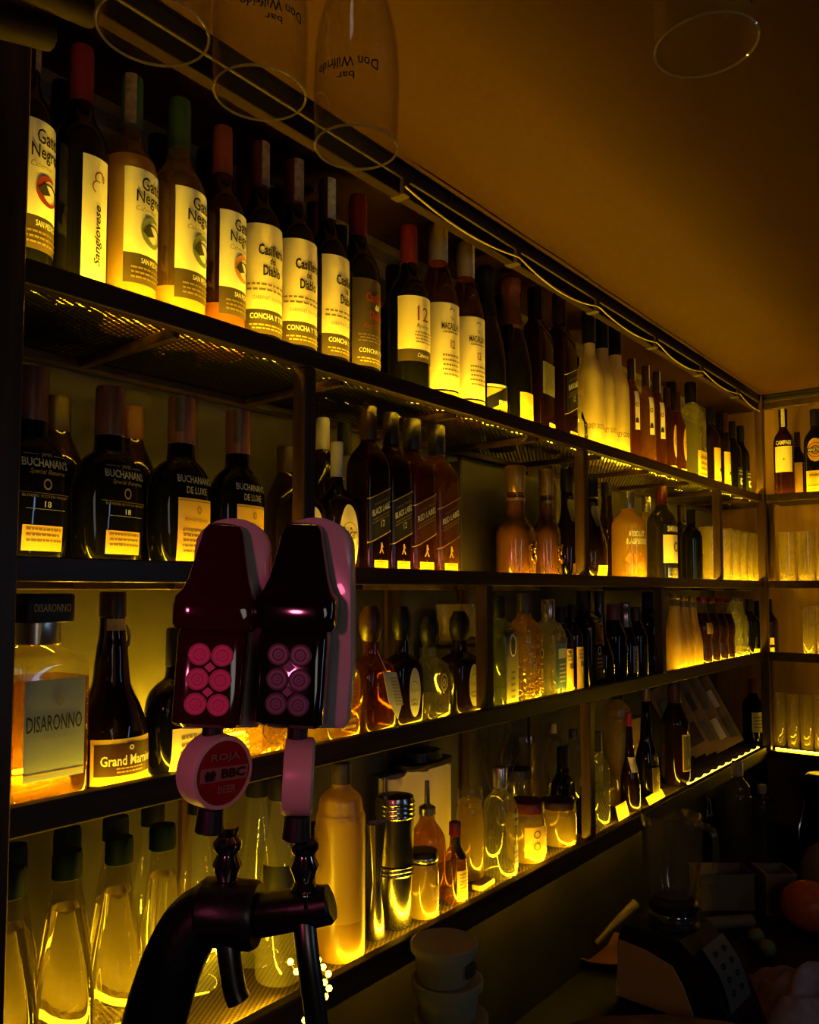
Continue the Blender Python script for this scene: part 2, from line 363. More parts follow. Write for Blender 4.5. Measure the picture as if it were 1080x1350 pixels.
def resolve():
    for s in SPEC:
        p = PX(s['px'], s['yt'], s['xr']) if s['xr'] else PY(s['px'], s['yt'], s['v'])
        s['x'], s['y'] = p.x, p.y; s['H'] = p.z - ZS[s['sh']]; s['dep'] = depth(p)
        s['w'] = s['w'] if s['m'] else s['w'] / 2 * s['dep'] / F / 1.04
    for sh in 'ABCD':
        it = [s for s in SPEC if s['sh'] == sh]
        def ext(s):
            dr = KIND[s['kind']].get('dr', 1); w, d = s['w'], s['w'] * dr
            if KIND[s['kind']].get('n', 2) > 3:
                c, q = abs(math.cos(R(s['rot']))), abs(math.sin(R(s['rot']))); return w * c + d * q, w * q + d * c
            return w, d
        top = {'A': ZCEIL - .003, 'B': ZS['A'] - .018, 'C': ZS['B'] - .018, 'D': ZS['C'] - .018}[sh]
        for a in it: a['H'] = min(a['H'], top - ZS[sh])
        fit = [1.0] * len(it)
        for i, a in enumerate(it):           # slim neighbours a little before nudging them apart
            for j, b in enumerate(it):
                if i != j and a['kind'] != 'flask':
                    dx, dy = b['x'] - a['x'], b['y'] - a['y']; (ax, ay), (bx, by) = ext(a), ext(b)
                    if abs(dy) < (ay + by) * .8 and 0 < abs(dx) < ax + bx: fit[i] = min(fit[i], max(.86, (math.hypot(dx, dy) if KIND[a['kind']].get('n', 2) < 2.5 else abs(dx)) / (ax + bx)))
        for a, k in zip(it, fit): a['w'] *= k
        for _ in range(60):
            mv = 0
            for i, a in enumerate(it):
                for b in it[i + 1:]:
                    ax, ay = ext(a); bx, by = ext(b); g = .0012
                    dx, dy = b['x'] - a['x'], b['y'] - a['y']
                    ra = KIND[a['kind']].get('n', 2) < 2.5 and KIND[b['kind']].get('n', 2) < 2.5 and KIND[a['kind']].get('dr', 1) == 1 and KIND[b['kind']].get('dr', 1) == 1
                    if ra:
                        dd = math.hypot(dx, dy); o = ax + bx + g - dd
                        if o > 0:
                            ux, uy = (dx / dd, dy / dd) if dd > 1e-6 else (1, 0)
                            a['x'] -= ux * o / 2; b['x'] += ux * o / 2; a['y'] -= uy * o * .3; b['y'] += uy * o * .3; mv = 1
                    else:
                        ox, oy = ax + bx + g - abs(dx), ay + by + g - abs(dy)
                        if ox > 0 and oy > 0:
                            mv = 1
                            if ox < oy * 1.3: q = ox / 2 * (1 if dx >= 0 else -1); a['x'] -= q; b['x'] += q
                            else: q = oy / 2 * (1 if dy >= 0 else -1); a['y'] -= q; b['y'] += q
            for a in it:
                ax, ay = ext(a)
                if not a['xr']:
                    a['y'] = max(a['y'], D + {'A': .046, 'B': .046, 'C': .036, 'D': .031}[sh] + ay)
                a['y'] = min(a['y'], YB - .006 - ay)
            if not mv: break
def make_bottle(s):
    loc = (s['x'], s['y'], ZS[s['sh']] + .0005); H, w = s['H'], s['w']
    big = s['dep'] < 1.7
    t = tag(empty(s['name'], loc, R(s['rot'])), s['label'], s['cat'], s['group'])
    if s['lean']: t.rotation_euler = (0, R(s['lean']), R(s['rot']))
    bt = Bot(s['kind'], w, H); seg = 36 if big else 22
    prof = bt.prof; mats = [s['body']]; mb = MB()
    lv = s['levels']
    if lv:                             # body material below the level, second material above
        zc, top = lv; mats.append(top)
        lo = [p for p in prof if p[1] < zc] + [(interp(prof, zc), zc)]; hi = [(interp(prof, zc), zc)] + [p for p in prof if p[1] > zc]
        mb.rings(bt.rings(lo, seg), 0); mb.rings(bt.rings(hi, seg), 1, False, True)
    else: mb.rings(bt.rings(prof, seg), 0)
    mb.build('body', mats, t)
    if s['cap']:
        mb = MB().rings(bt.rings([(r, z) for r, z in s['k_c']] if 'k_c' in s else KIND[s['kind']]['c'], 28 if big else 18), 0)
        c = mb.build(s['capn'], s['cap'], t)
    n = 0
    for l in s['lab']:
        o = l[5] if len(l) > 5 else {}
        label_mesh(bt, o.get('name', 'label'), t, l[0], l[1], l[2], l[3], l[4], o.get('oval', False), o.get('sc', 0), .42 * o.get('slant', 0))
    if s['extra']: s['extra'](t, bt)
    return t
def seal(mat, a=.0, hw=.3):            # paper tax strip hanging over the cap
    def f(t, bt):
        z0, z1 = .80, 1.0; r = max(p[0] for p in bt.k['c']) * bt.w + .0008; mb = MB(); vs = []
        for j in range(5):
            for i in range(5):
                g = a + (i / 4 - .5) * 2 * hw
                vs.append((r * math.sin(g), -r * math.cos(g), (z0 + (z1 - z0) * j / 4) * bt.H))
        mb.add(vs, [(j * 5 + i, j * 5 + i + 1, j * 5 + i + 6, j * 5 + i + 5) for j in range(4) for i in range(4)])
        mb.build('tax_strip', mat, t)
    return f
# strengths of the lights
EXPO = 0.0; WORLD = .3; BLUE = 1.1; FILL = 2.2; NEON = 9.0; FAIRY = 22; ROPE = 5; LEDG = 9.0
LEDS = dict(
 A=[(-40, 400, 43, 'yellow light strip along the left half of the top shelf'), (400, 1010, 37, 'yellow light strip along the right half of the top shelf')],
 B=[(-40, 395, 8, 'yellow light strip on the second shelf left of the first post'), (408, 755, 17, 'yellow light strip on the second shelf between the first two posts'), (785, 1010, 26, 'yellow light strip on the second shelf right of the second post')],
 C=[(-40, 330, 9, 'yellow light strip on the third shelf left of the tap handles'), (330, 632, 4, 'dimmer light strip on the third shelf behind the right tap handle'), (645, 765, 13, 'yellow light strip on the third shelf under the gins'), (880, 1010, 13, 'yellow light strip on the third shelf under the juices and sodas')],
 D=[(-40, 380, 45, 'yellow light strip under the water bottles'), (430, 760, 14, 'yellow light strip on the bottom shelf under the jars'), (780, 900, 9, 'yellow light strip on the bottom shelf right of the lower post')])
def watermat(name):
    m, nt, out = newmat(name); N = nt.nodes.new; L = nt.links.new
    b = N('ShaderNodeBsdfPrincipled'); b.inputs['Base Color'].default_value = (.98, .92, .70, 1); b.inputs['Roughness'].default_value = .02
    b.inputs['Transmission Weight'].default_value = 1; b.inputs['IOR'].default_value = 1.34
    t = N('ShaderNodeBsdfTranslucent'); t.inputs[0].default_value = (.85, .66, .25, 1); mx = N('ShaderNodeMixShader'); mx.inputs[0].default_value = .06  # yellow translucence mixed in for the gold glow of the strip light
    L(b.outputs[0], mx.inputs[1]); L(t.outputs[0], mx.inputs[2]); L(mx.outputs[0], out.inputs[0])
# ---------------------------------------------------------------- materials
wood('dark_wood', (.020, .010, .004), (.060, .030, .012), .4)
wood('dark_wood_post', (.028, .014, .006), (.075, .037, .014), .4, 'Z')
wood('panel_wood', (.20, .105, .028), (.28, .16, .05), .7, 'Z', 3)
pm('wall_paint', (.075, .067, .046), .8, spec=.1, noise=.18, nscale=7)
pm('cornice_paint', (.12, .10, .065), .7, spec=.1, noise=.25, nscale=25)
pm('panel_paint', (.05, .04, .02), .8, spec=.1)
pm('ceiling_paint', (.039, .0170, .0016), .75, spec=.04, noise=.10, nscale=2.2, bump=.15)
pm('lower_paint', (.036, .028, .010), .8, spec=.1, noise=.25, nscale=6)
pm('floor_tile', (.03, .025, .02), .5, noise=.2, nscale=8)
pm('counter_steel', (.02, .017, .013), .5, metal=.2, spec=.2, noise=.3, nscale=9)
pm('black_gap', (.004, .0035, .003), .7)
pm('trim_wood', (.035, .022, .009), .6, spec=.2, noise=.2, nscale=20)
meshmat('expanded_metal', (.008, .005, .003), .019, .010, .46)
meshmat('drip_grid', (.16, .11, .06), .013, .008, .28)
pm('cable_cream', (.26, .18, .06), .5)
# glass and liquids
pm('wine_dark', (.003, .003, .002), .07, spec=.35)
pm('black_glass', (.003, .003, .003), .05)
pm('brown_dark', (.010, .004, .0015), .07)
pm('green_dark', (.006, .010, .004), .06)
pm('red_dark', (.020, .004, .002), .07)
gm('white_wine', (.30, .18, .035), (.85, .62, .22), .5, body=.6)
gm('white_wine_bright', (.80, .55, .16), (.9, .72, .3), .25, body=.6)
gm('rose_wine', (.045, .012, .003), (.4, .13, .035), .4, body=.5)
gm('rose_low', (.40, .15, .03), (.8, .4, .15), .25, body=.55)
gm('amber', (.085, .027, .003), (.75, .33, .05), .55, body=.55)
gm('amber_deep', (.016, .005, .001), (.36, .11, .012), .45, body=.5)
gm('amber_light', (.17, .075, .007), (.92, .58, .14), .55, body=.55)
gm('gold_tequila', (.28, .17, .02), (.95, .75, .28), .62, body=.6)
gm('gold_textured', (.36, .23, .03), (.95, .75, .28), .5, body=.6, bump=.8, bscale=110)
gm('clear_glass', (.6, .6, .5), (.97, .97, .95), .93, body=.5)
gm('clear_cut', (.65, .62, .5), (.96, .96, .92), .82, body=.5, bump=.9, bscale=75)
gm('clear_liquid', (.5, .46, .3), (.96, .95, .9), .85, body=.6)
gm('greenish_glass', (.12, .14, .05), (.75, .85, .5), .65, body=.5)
gm('neck_glass', (.25, .22, .12), (.9, .88, .75), .85, body=.5)
gm('frosted', (.75, .62, .30), (.9, .85, .6), .12, rough=.35, body=.5, refl=.2)
gm('lemon_juice', (.66, .46, .08), (.9, .7, .2), .05, rough=.3, body=.6, refl=.25)
gm('lemon_low', (.42, .26, .035), (.8, .5, .1), .05, rough=.3, body=.55, refl=.25)
gm('orange_spirit', (.62, .40, .06), (.95, .75, .3), .3, body=.6)
gm('drinking_glass', (.5, .45, .33), (.97, .96, .92), .93, body=.5, refl=.7)
gm('hanging_glass', (.6, .5, .35), (.985, .975, .95), .988, refl=.45)
gm('pale_jar', (.48, .36, .07), (.95, .82, .4), .45, body=.6)
watermat('water')
pm('soda_brown', (.018, .006, .002), .06)
pm('ceramic_brown', (.10, .036, .006), .16, coat=.6, noise=.25, nscale=14)
pm('ceramic_relief', (.20, .08, .016), .13, coat=.8)
# caps
pm('cap_red', (.22, .018, .010), .35); pm('cap_black', (.006, .005, .004), .45, spec=.3); pm('cap_green', (.06, .13, .035), .3)
pm('cap_orange', (.36, .075, .02), .35); pm('cap_maroon', (.10, .014, .010), .35); pm('cap_cream', (.55, .42, .22), .4)
pm('cap_gold', (.34, .20, .04), .35, metal=.7); pm('cap_silver', (.6, .58, .52), .25, metal=.9); pm('cap_brown', (.032, .013, .006), .4)
pm('cap_rust', (.13, .034, .009), .4); pm('cap_copper', (.11, .045, .040), .4, metal=.3); pm('cap_white', (.62, .56, .45), .45)
pm('cap_dgreen', (.002, .011, .006), .6, spec=.15); pm('cap_blue', (.005, .007, .045), .6, spec=.15); pm('cork', (.30, .16, .06), .7, noise=.3, nscale=60)
pm('cap_stone', (.065, .055, .04), .4, metal=.4, noise=.3, nscale=40); pm('cap_pink', (.18, .065, .055), .4)
# paper and print
pm('paper_white', (.74, .70, .62), .6); pm('paper_cream', (.72, .62, .42), .6); pm('paper_grey', (.40, .40, .36), .6)
pm('paper_black', (.006, .0055, .005), .45); pm('paper_brown', (.055, .038, .02), .5); pm('paper_gold', (.66, .40, .05), .4)
pm('paper_yellow', (.75, .52, .08), .5); pm('paper_red', (.045, .005, .004), .45); pm('paper_blue', (.035, .075, .19), .45)
pm('paper_maroon', (.050, .014, .007), .5); pm('paper_kraft', (.30, .18, .07), .7); pm('paper_olive', (.13, .12, .065), .6)
pm('strip_paper', (.30, .20, .14), .6, noise=.4, nscale=120); pm('strip_pale', (.55, .50, .36), .6, noise=.3, nscale=120); pm('strip_dark', (.05, .04, .035), .4, noise=.4, nscale=120)
pm('ink_black', (.012, .010, .008), .6); pm('ink_red', (.24, .028, .015), .55); pm('ink_gold', (.42, .27, .06), .4)
pm('ink_white', (.72, .70, .62), .5); pm('ink_grey', (.25, .22, .17), .6); pm('ink_green', (.16, .20, .10), .55); pm('ink_orange', (.55, .24, .07), .55)
pm('ink_silver', (.42, .42, .40), .35, metal=.3); pm('ink_fruit', (.80, .20, .015), .5); pm('ink_dim', (.20, .14, .06), .5)
# others
pm('steel', (.42, .40, .36), .22, metal=1); pm('steel_dark', (.16, .14, .12), .3, metal=1, noise=.2, nscale=30)
pm('chrome', (.62, .58, .58), .08, metal=1)
pm('black_pipe', (.010, .009, .009), .33, noise=.35, nscale=70, bump=.4)
pm('black_gloss', (.006, .004, .004), .1, coat=1); pm('red_gloss', (.030, .003, .003), .1, coat=1)
pm('handle_shell', (.50, .42, .40), .3, coat=.4); pm('badge_rim', (.60, .46, .40), .35); pm('badge_red', (.24, .012, .012), .2, coat=.8)
pm('button_pink_lit', (.75, .10, .26), .3); pm('button_mauve_dim', (.15, .095, .15), .35); pm('badge_ink', (.03, .012, .012), .4); pm('badge_pale', (.30, .15, .13), .4)  # cap colours hold the pink light on one handle, its dimness on the other
pm('black_plastic', (.010, .009, .008), .4); pm('black_card', (.010, .006, .003), .6); pm('tub_white', (.26, .23, .14), .5)
pm('blender_cream', (.70, .36, .12), .4); pm('keypad', (.10, .10, .095), .5); pm('towel_cloth', (.42, .30, .31), .9, noise=.2, nscale=50, bump=.5)
pm('orange_peel', (.70, .12, .010), .45, noise=.15, nscale=60, bump=.3); pm('dish_clay', (.16, .055, .02), .5); pm('bin_plastic', (.22, .15, .07), .45)
pm('napkin', (.68, .60, .38), .8, noise=.06, nscale=14); pm('twig', (.05, .03, .012), .8); pm('lime', (.20, .22, .05), .5)
pm('label_paper', (.26, .30, .34), .6); pm('tag_paper', (.42, .41, .37), .7); pm('bag_paper', (.27, .16, .06), .75, noise=.3, nscale=22, bump=.6)  # amaretto label paper has a cool blue light painted into its grey
pm('lid_red', (.12, .018, .004), .35); pm('sauce_red', (.30, .02, .012), .35); pm('machine_dark', (.016, .011, .008), .28, metal=.5)
pm('foam', (.34, .22, .08), .7); pm('rack_wood', (.022, .009, .004), .6, spec=.2, noise=.3, nscale=14); pm('sponge', (.45, .30, .09), .9)
gm('smoke_glass', (.022, .021, .010), (.55, .52, .36), .6, body=.5)
gm('rim_glass', (.55, .45, .28), (.9, .85, .7), .45, refl=.8)
pm('real_glass', (.97, .95, .90), .01, trans=1, ior=1.45)
gm('lit_glass', (.75, .60, .30), (.97, .96, .92), .78, body=.5, refl=.6)  # golden body colour stands in for strip light rising through the walls
wood('beam_wood', (.012, .007, .003), (.024, .013, .005), .7, spec=.02)
# ---------------------------------------------------------------- the room
XF = XR + .075
XF = XR + .075
def struct(name, a, b, m, bev=0): return tag(MB().box(a, b, 0, bev).build(name, m, smooth=False), kind='structure')
struct('floor', (-1.6, -2.6, -.05), (XB + .1, YB + .1, 0), 'floor_tile')
struct('ceiling', (-1.6, -2.6, ZCEIL), (XB + .1, YB + .1, ZCEIL + .1), 'ceiling_paint')
struct('wall_back', (-1.6, YB, 0), (XB + .1, YB + .1, ZCEIL), 'wall_paint')
struct('wall_right', (XB, -2.6, 0), (XB + .1, YB, ZCEIL), 'panel_wood')
mb = MB()                                        # cornice moulding at the top of the back wall
mb.prism([(0, 0), (0, -.06), (.006, -.06), (.010, -.045), (.022, -.035), (.024, -.012), (.034, 0)], 0, 1)
mb.v = [(-.1 + y * (XB + .1), YB - x, ZCEIL + z) for x, y, z in mb.v]
tag(mb.build('trim_1', 'cornice_paint', smooth=False), kind='structure')
struct('wall_lower', (-.3, D + .075, 0), (XB, YB, ZS['D'] - .03), 'lower_paint')
# ---------------------------------------------------------------- main shelving
X0 = -.25
root = tag(empty('bar_shelving', (0, D, 0)), 'long dark wooden bar shelving of four levels along the back wall', 'shelving')
def part(name, boxes, m, parent=None, bev=.002):
    mb = MB()
    par = root if parent is None else parent
    for a, b in boxes:
        mb.box([a[i] - par.location[i] for i in range(3)], [b[i] - par.location[i] for i in range(3)], 0, bev)
    return mb.build(name, m, par, smooth=False)
xp = PY(30, 400, D).x
for k in 'ABCD':
    part('shelf_lip', [((X0, D, LIP[k] - LH[k]), (XR + (.018 if k != 'D' else 0), D + .018, LIP[k]))], 'dark_wood')
    mb = MB(); z = ZS[k] - .0015; yy = (D + .018, YB)
    mb.box((X0, yy[0] - D, z), (XB, yy[1] - D, z + .0015))
    mb.build({'A': 'mesh_shelf', 'D': 'drip_mat'}.get(k, 'shelf_board'), {'A': 'expanded_metal', 'D': 'drip_grid'}.get(k, 'dark_wood'), root, smooth=False)
    zb = z - .014
    for y in ((YB - .022, YB - .002),):
        part('shelf_rail', [((X0, y[0], zb), (XB, y[1], z - .0003))], 'dark_wood')
    n = 9
    for i in range(n):
        x = xp + .2 + (XR - xp) * i / n
        part('cross_bar', [((x, D + .018, zb), (x + .012, YB - .022, z - .0003))], 'dark_wood')
def post(px, py0, zt, zb, w=.0255, dpt=.026):
    x = PY(px, py0, D + .012).x
    part('post', [((x - w / 2, D + .0185 if False else D + .001, zb), (x + w / 2, D + dpt, zt))], 'dark_wood_post')
part('post', [((xp - .06, D - .006, ZC - .2), (xp, D + .027, ZCEIL - .002))], 'dark_wood_post')
bot = {k: LIP[k] - LH[k] for k in LIP}
post(402, 580, bot['A'], LIP['B']); post(768, 680, bot['A'], LIP['B']); post(947, 700, bot['A'], LIP['B'])
post(640, 850, bot['B'], LIP['C']); post(871, 830, bot['B'], LIP['C']); post(776, 1000, bot['C'], LIP['D'])
# corner post, top beam and the dark gap under the ceiling
part('corner_post', [((XR - .012, D - .012, ZS['D']), (XR + .016, D + .016, ZCEIL - .002))], 'dark_wood_post')
part('top_beam', [((X0, D + .002, ZCEIL - .055), (XR, D + .022, ZCEIL - .029))], 'beam_wood')
part('beam_moulding', [((X0, D - .004, ZCEIL - .029), (XR, D + .018, ZCEIL - .017))], 'trim_wood')
part('beam_shadow_gap', [((X0, D, ZCEIL - .017), (XR, D + .012, ZCEIL - .001))], 'black_gap')
for px, w in ((252, .02), (520, .05), (612, .03), (700, .03)):
    x = PY(px, 700, YB - .008).x
    part('rear_batten', [((x - w / 2, YB - .010, ZS['D']), (x + w / 2, YB - .001, bot['A']))], 'dark_wood_post', bev=0)
for a in range(6):
    x = 1.05 + a * .37
    part('beam_clip', [((x, D - .006, ZCEIL - .057), (x + .02, D + .024, ZCEIL - .027))], 'trim_wood')
# ---------------------------------------------------------------- return shelving on the end wall
rr = tag(empty('return_shelving', (XR, D, 0)), 'dark wooden shelving on the end wall meeting the long shelves at the corner', 'shelving')
Y1 = .1
for k in 'ABC':
    part('shelf_lip', [((XR, Y1, LIP[k] - LH[k]), (XR + .018, D - .0125, LIP[k]))], 'dark_wood', rr)
    mb = MB(); mb.box((.018, Y1 - D, ZS[k] - .0015), (XB - XR, -.0005, ZS[k])); mb.build('mesh_shelf', 'expanded_metal', rr, smooth=False)
part('shelf_board', [((XR, Y1, LIP['D'] - .04), (XB, D - .0125, ZS['D']))], 'dark_wood', rr)
for py_, k0, k1 in ((700, 'A', 'B'), (950, 'C', 'D')):
    y = PX(1014, py_, XR + .02).y
    part('post', [((XR + .03, y - .012, LIP[k1]), (XR + .055, y + .012, bot[k0]))], 'dark_wood_post', rr)
part('top_beam', [((XR + .002, Y1, ZCEIL - .055), (XR + .022, D - .0125, ZCEIL - .029))], 'dark_wood', rr)
part('beam_moulding', [((XR - .004, Y1, ZCEIL - .029), (XR + .018, D - .0125, ZCEIL - .017))], 'trim_wood', rr)
part('beam_shadow_gap', [((XR, Y1, ZCEIL - .017), (XR + .012, D - .0125, ZCEIL - .001))], 'black_gap', rr)
# ---------------------------------------------------------------- light strips behind the lips
YEL = (1.0, .60, .010)
LEDN = 0
def led(name, label, x0, x1, y0, y1, z, s):
    global LEDN
    LEDN += 1; m = em('led_light_%d' % LEDN, YEL, s)
    o = empty('led_strip', ((x0 + x1) / 2, (y0 + y1) / 2, z))
    tag(o, label, 'light strip')
    mb = MB(); hx, hy = (x1 - x0) / 2, (y1 - y0) / 2
    n = max(1, int(max(x1 - x0, y1 - y0) / .15)); alx = (x1 - x0) > (y1 - y0); q = .0028
    sec = [(q * math.cos(R(45 + 60 * i)), .0045 + q * math.sin(R(45 + 60 * i))) for i in range(6)]
    mb.rings([[Vector((hx * t, c, e)) if alx else Vector((c, hy * t, e)) for c, e in sec] for t in [-1 + 2 * i / n for i in range(n + 1)]])
    mb.build('light_tube', m, o, smooth=False)
    if z > ZS['D'] + .1 or x0 < .6: MB().box((-hx, -hy, .0), (hx, hy, .0014)).build('light_block_tape', 'black_plastic', o, smooth=False)  # opaque backing added to stop strip light falling through the mesh
def xs(px, k): return PY(px, 779, D + .024).x
LS = 1.0
for k, segs in LEDS.items():
    y0, y1 = (D + .027, D + .036) if k in 'AB' else (D + .0195, D + .0285)
    for a, b, s, lb in segs:
        led('led', lb, xs(a, k), min(xs(b, k), XR + .1), y0, y1, ZS[k] + .0004, s * LEDG)
for k, s, lb in (('A', 20, 'yellow light strip on the top shelf of the end wall'), ('B', 12, 'yellow light strip on the second shelf of the end wall'), ('C', 9, 'yellow light strip on the third shelf of the end wall'), ('D', 6, 'yellow light strip on the lowest shelf of the end wall')):
    led('led', lb, XR + .0195, XR + .0285, Y1 + .05, D - .02, ZS[k] + .0004, s * LEDG)
for k, a, b, s, lb in (('B', 60, 375, 6, 'light strip at the back of the second shelf left of the first post'), ('D', 20, 330, 9, 'added light strip brightening the wall behind the water bottles'), ('C', 30, 330, 85, 'light strip at the back of the third shelf behind the orange liqueur')):  # bottom shelf strip added to brighten the wall seen through the water
    led('led', lb, PY(a, 779, YB - .04).x, PY(b, 779, YB - .04).x, YB - .032, YB - .0235, ZS[k] + .0004, s * LEDG)
# ---------------------------------------------------------------- sagging cable along the beam
mb = MB(); pts = []
for i in range(90):
    x = 1.05 + (XR - .04 - 1.05) * i / 89; ph = (x - 1.05) / .37; f = ph - math.floor(ph)
    pts.append((x, D - .0105, ZCEIL - .046 - .022 * 4 * f * (1 - f) * (1 if int(ph) % 2 else .75)))
mb.tube(pts, .0019, 8)
tag(mb.build('light_cable', 'cable_cream'), 'cream cable sagging between clips along the beam under the ceiling', 'cable')
# ---------------------------------------------------------------- drinking glasses
def glass_mesh(h, r0, r1, t=.0022, facets=0, seg=28):
    mb = MB()
    mb.lathe([(r0 * .9, 0), (r0, .003), (r0 + (r1 - r0) * .5, h * .5), (r1, h), (r1 - t, h), (r0 + (r1 - r0) * .5 - t, h * .5), (r0 - t, .012), (.001, .011)], seg, cap0=True, cap1=False)
    if facets:
        mb.v = [(x * (1 + .03 * math.cos(facets * math.atan2(y, x))), y * (1 + .03 * math.cos(facets * math.atan2(y, x))), z) for x, y, z in mb.v]
    return mb
def put_glasses(name, lst, k, grp, xr=None, v=None, h=None, r=.034, facets=0, cat='glass'):
    proto = None
    for px, yt, lb, vv in lst:
        p = PX(px, yt, vv) if xr else PY(px, yt, vv)
        hh = min(max(p.z - ZS[k], .06), .2)
        if proto is None: o = proto = glass_mesh(hh, r * .82, r, facets=facets).build(name, 'lit_glass'); ph = hh
        else: o = proto.copy(); COL.objects.link(o); o.scale = (1, 1, hh / ph)
        o.location = (p.x, p.y, ZS[k] + .0006); tag(o, lb, cat, grp)
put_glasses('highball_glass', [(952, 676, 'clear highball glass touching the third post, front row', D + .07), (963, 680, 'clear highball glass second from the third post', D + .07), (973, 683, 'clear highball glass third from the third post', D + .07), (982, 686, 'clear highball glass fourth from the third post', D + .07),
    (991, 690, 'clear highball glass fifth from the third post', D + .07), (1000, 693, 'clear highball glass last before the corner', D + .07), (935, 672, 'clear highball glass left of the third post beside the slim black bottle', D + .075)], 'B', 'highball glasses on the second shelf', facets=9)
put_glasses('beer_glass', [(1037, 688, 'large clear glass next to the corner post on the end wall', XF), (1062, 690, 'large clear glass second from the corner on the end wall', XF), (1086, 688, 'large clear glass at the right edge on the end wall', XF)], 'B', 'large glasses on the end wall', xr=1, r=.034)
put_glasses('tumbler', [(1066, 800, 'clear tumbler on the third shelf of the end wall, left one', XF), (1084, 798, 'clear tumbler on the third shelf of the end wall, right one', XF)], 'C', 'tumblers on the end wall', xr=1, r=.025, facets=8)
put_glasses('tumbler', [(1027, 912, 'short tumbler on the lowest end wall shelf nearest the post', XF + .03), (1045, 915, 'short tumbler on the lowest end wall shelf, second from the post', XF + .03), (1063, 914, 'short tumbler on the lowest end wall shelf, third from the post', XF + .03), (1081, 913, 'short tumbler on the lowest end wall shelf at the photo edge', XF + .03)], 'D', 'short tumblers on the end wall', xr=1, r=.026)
p0, p1 = PY(574, 900, YB - .06), PY(634, 900, YB - .06); zb_ = PY(604, 851, YB - .06).z
tag(MB().box((p0.x, YB - .10, ZS['C'] + .0005), (p1.x, YB - .014, zb_), 0, .003).build('carton', 'black_card', smooth=False), 'dark carton on the third shelf carrying two clear glasses, left of the fourth post', 'box')
gp = None
for px_, yt_, lb_ in ((591, 797, 'clear glass standing on the dark carton behind the clear square-shouldered bottle'), (618, 799, 'clear glass standing on the dark carton nearest the fourth post')):
    q_ = PY(px_, yt_, YB - .058)
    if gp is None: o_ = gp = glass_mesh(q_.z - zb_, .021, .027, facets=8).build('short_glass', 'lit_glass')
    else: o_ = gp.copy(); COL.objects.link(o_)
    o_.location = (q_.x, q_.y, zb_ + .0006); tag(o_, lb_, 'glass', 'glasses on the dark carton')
# ---------------------------------------------------------------- dark gift boxes behind the bottles
a, b = PY(616, 740, YB - .13), PY(742, 740, YB - .13); zt = PY(616, 606, YB - .13).z
tag(MB().box((a.x, YB - .115, ZS['B'] + .0005), (b.x, YB - .012, min(zt, bot['A'] - .02)), 0, .003).build('gift_box', 'black_card', smooth=False), 'large dark gift box behind the brown ceramic jugs', 'box')
# ---------------------------------------------------------------- worktop behind the bar
cr = tag(empty('back_counter', (.9, .3, 0)), 'dark low worktop under the shelves', 'counter')
part('worktop', [((.70, .18, ZC - .035), (XB - .01, D + .074, ZC))], 'counter_steel', cr)
part('cabinet', [((.72, .24, .0), (XB - .012, D + .070, ZC - .0355))], 'black_card', cr)
# ---------------------------------------------------------------- label designs
def gato(ring):
    return [(.27, .60, .98, 'paper_white', [('t', 'Gato', .10, .545, .95, .052, 'ink_black', {'bold': .012}), ('t', 'Negro', .02, .485, 1.15, .062, 'ink_black', {'bold': .012}),
              ('t', 'Cabernet', -.12, .445, .9, .020, 'ink_grey', {'shear': .4}),
              ('ring', .12, .365, .50, .36, 60, 345, ring, 2, 1.15, .10), ('poly', .30, .365, CAT, 'ink_black')]),
            (.155, .27, .98, 'paper_brown', [('t', 'SAN PEDRO', .1, .245, .9, .02, 'ink_white'), ('lines', -.8, .8, .17, .225, 3, 'ink_dim')], {'name': 'band'})]
def casillero():
    return [(.225, .60, 1.25, 'paper_cream', [('t', 'Casillero', .0, .485, 1.25, .048, 'ink_black', {'bold': .03}), ('t', 'del', .0, .44, .26, .03, 'ink_black', {'bold': .03}), ('t', 'Diablo', .0, .395, .85, .046, 'ink_black', {'bold': .03}),
              ('lines', -1.1, 1.1, .30, .345, 2, 'ink_dim'), ('t', 'CABERNET SAUVIGNON', 0, .275, 1.7, .015, 'ink_dim')]),
            (.12, .225, 1.25, 'paper_brown', [('t', 'CONCHA Y TORO', 0, .195, 1.9, .024, 'ink_white', {'bold': .015}), ('lines', -1, 1, .135, .165, 2, 'ink_gold')], {'name': 'band'})]
def macallan():
    return [(.125, .57, 1.0, 'paper_cream', [('r', -1, 1, .564, .57, 'ink_black'), ('ring', 0.12, .525, .14, .10, 0, 180, 'ink_black', 2, .9), ('t', 'The', .12, .485, .2, .018, 'ink_black'), ('t', 'MACALLAN', .1, .445, 1.05, .035, 'ink_black', {'bold': .015}),
              ('lines', -.4, .6, .405, .425, 1, 'ink_dim'), ('t', '12', .15, .355, .26, .042, 'ink_red', {'bold': .02}), ('lines', -.4, .7, .19, .31, 5, 'ink_dim')]),
            (.05, .115, 1.0, 'paper_gold', [('lines', -.9, .9, .06, .105, 2, 'ink_black')], {'name': 'band'})]
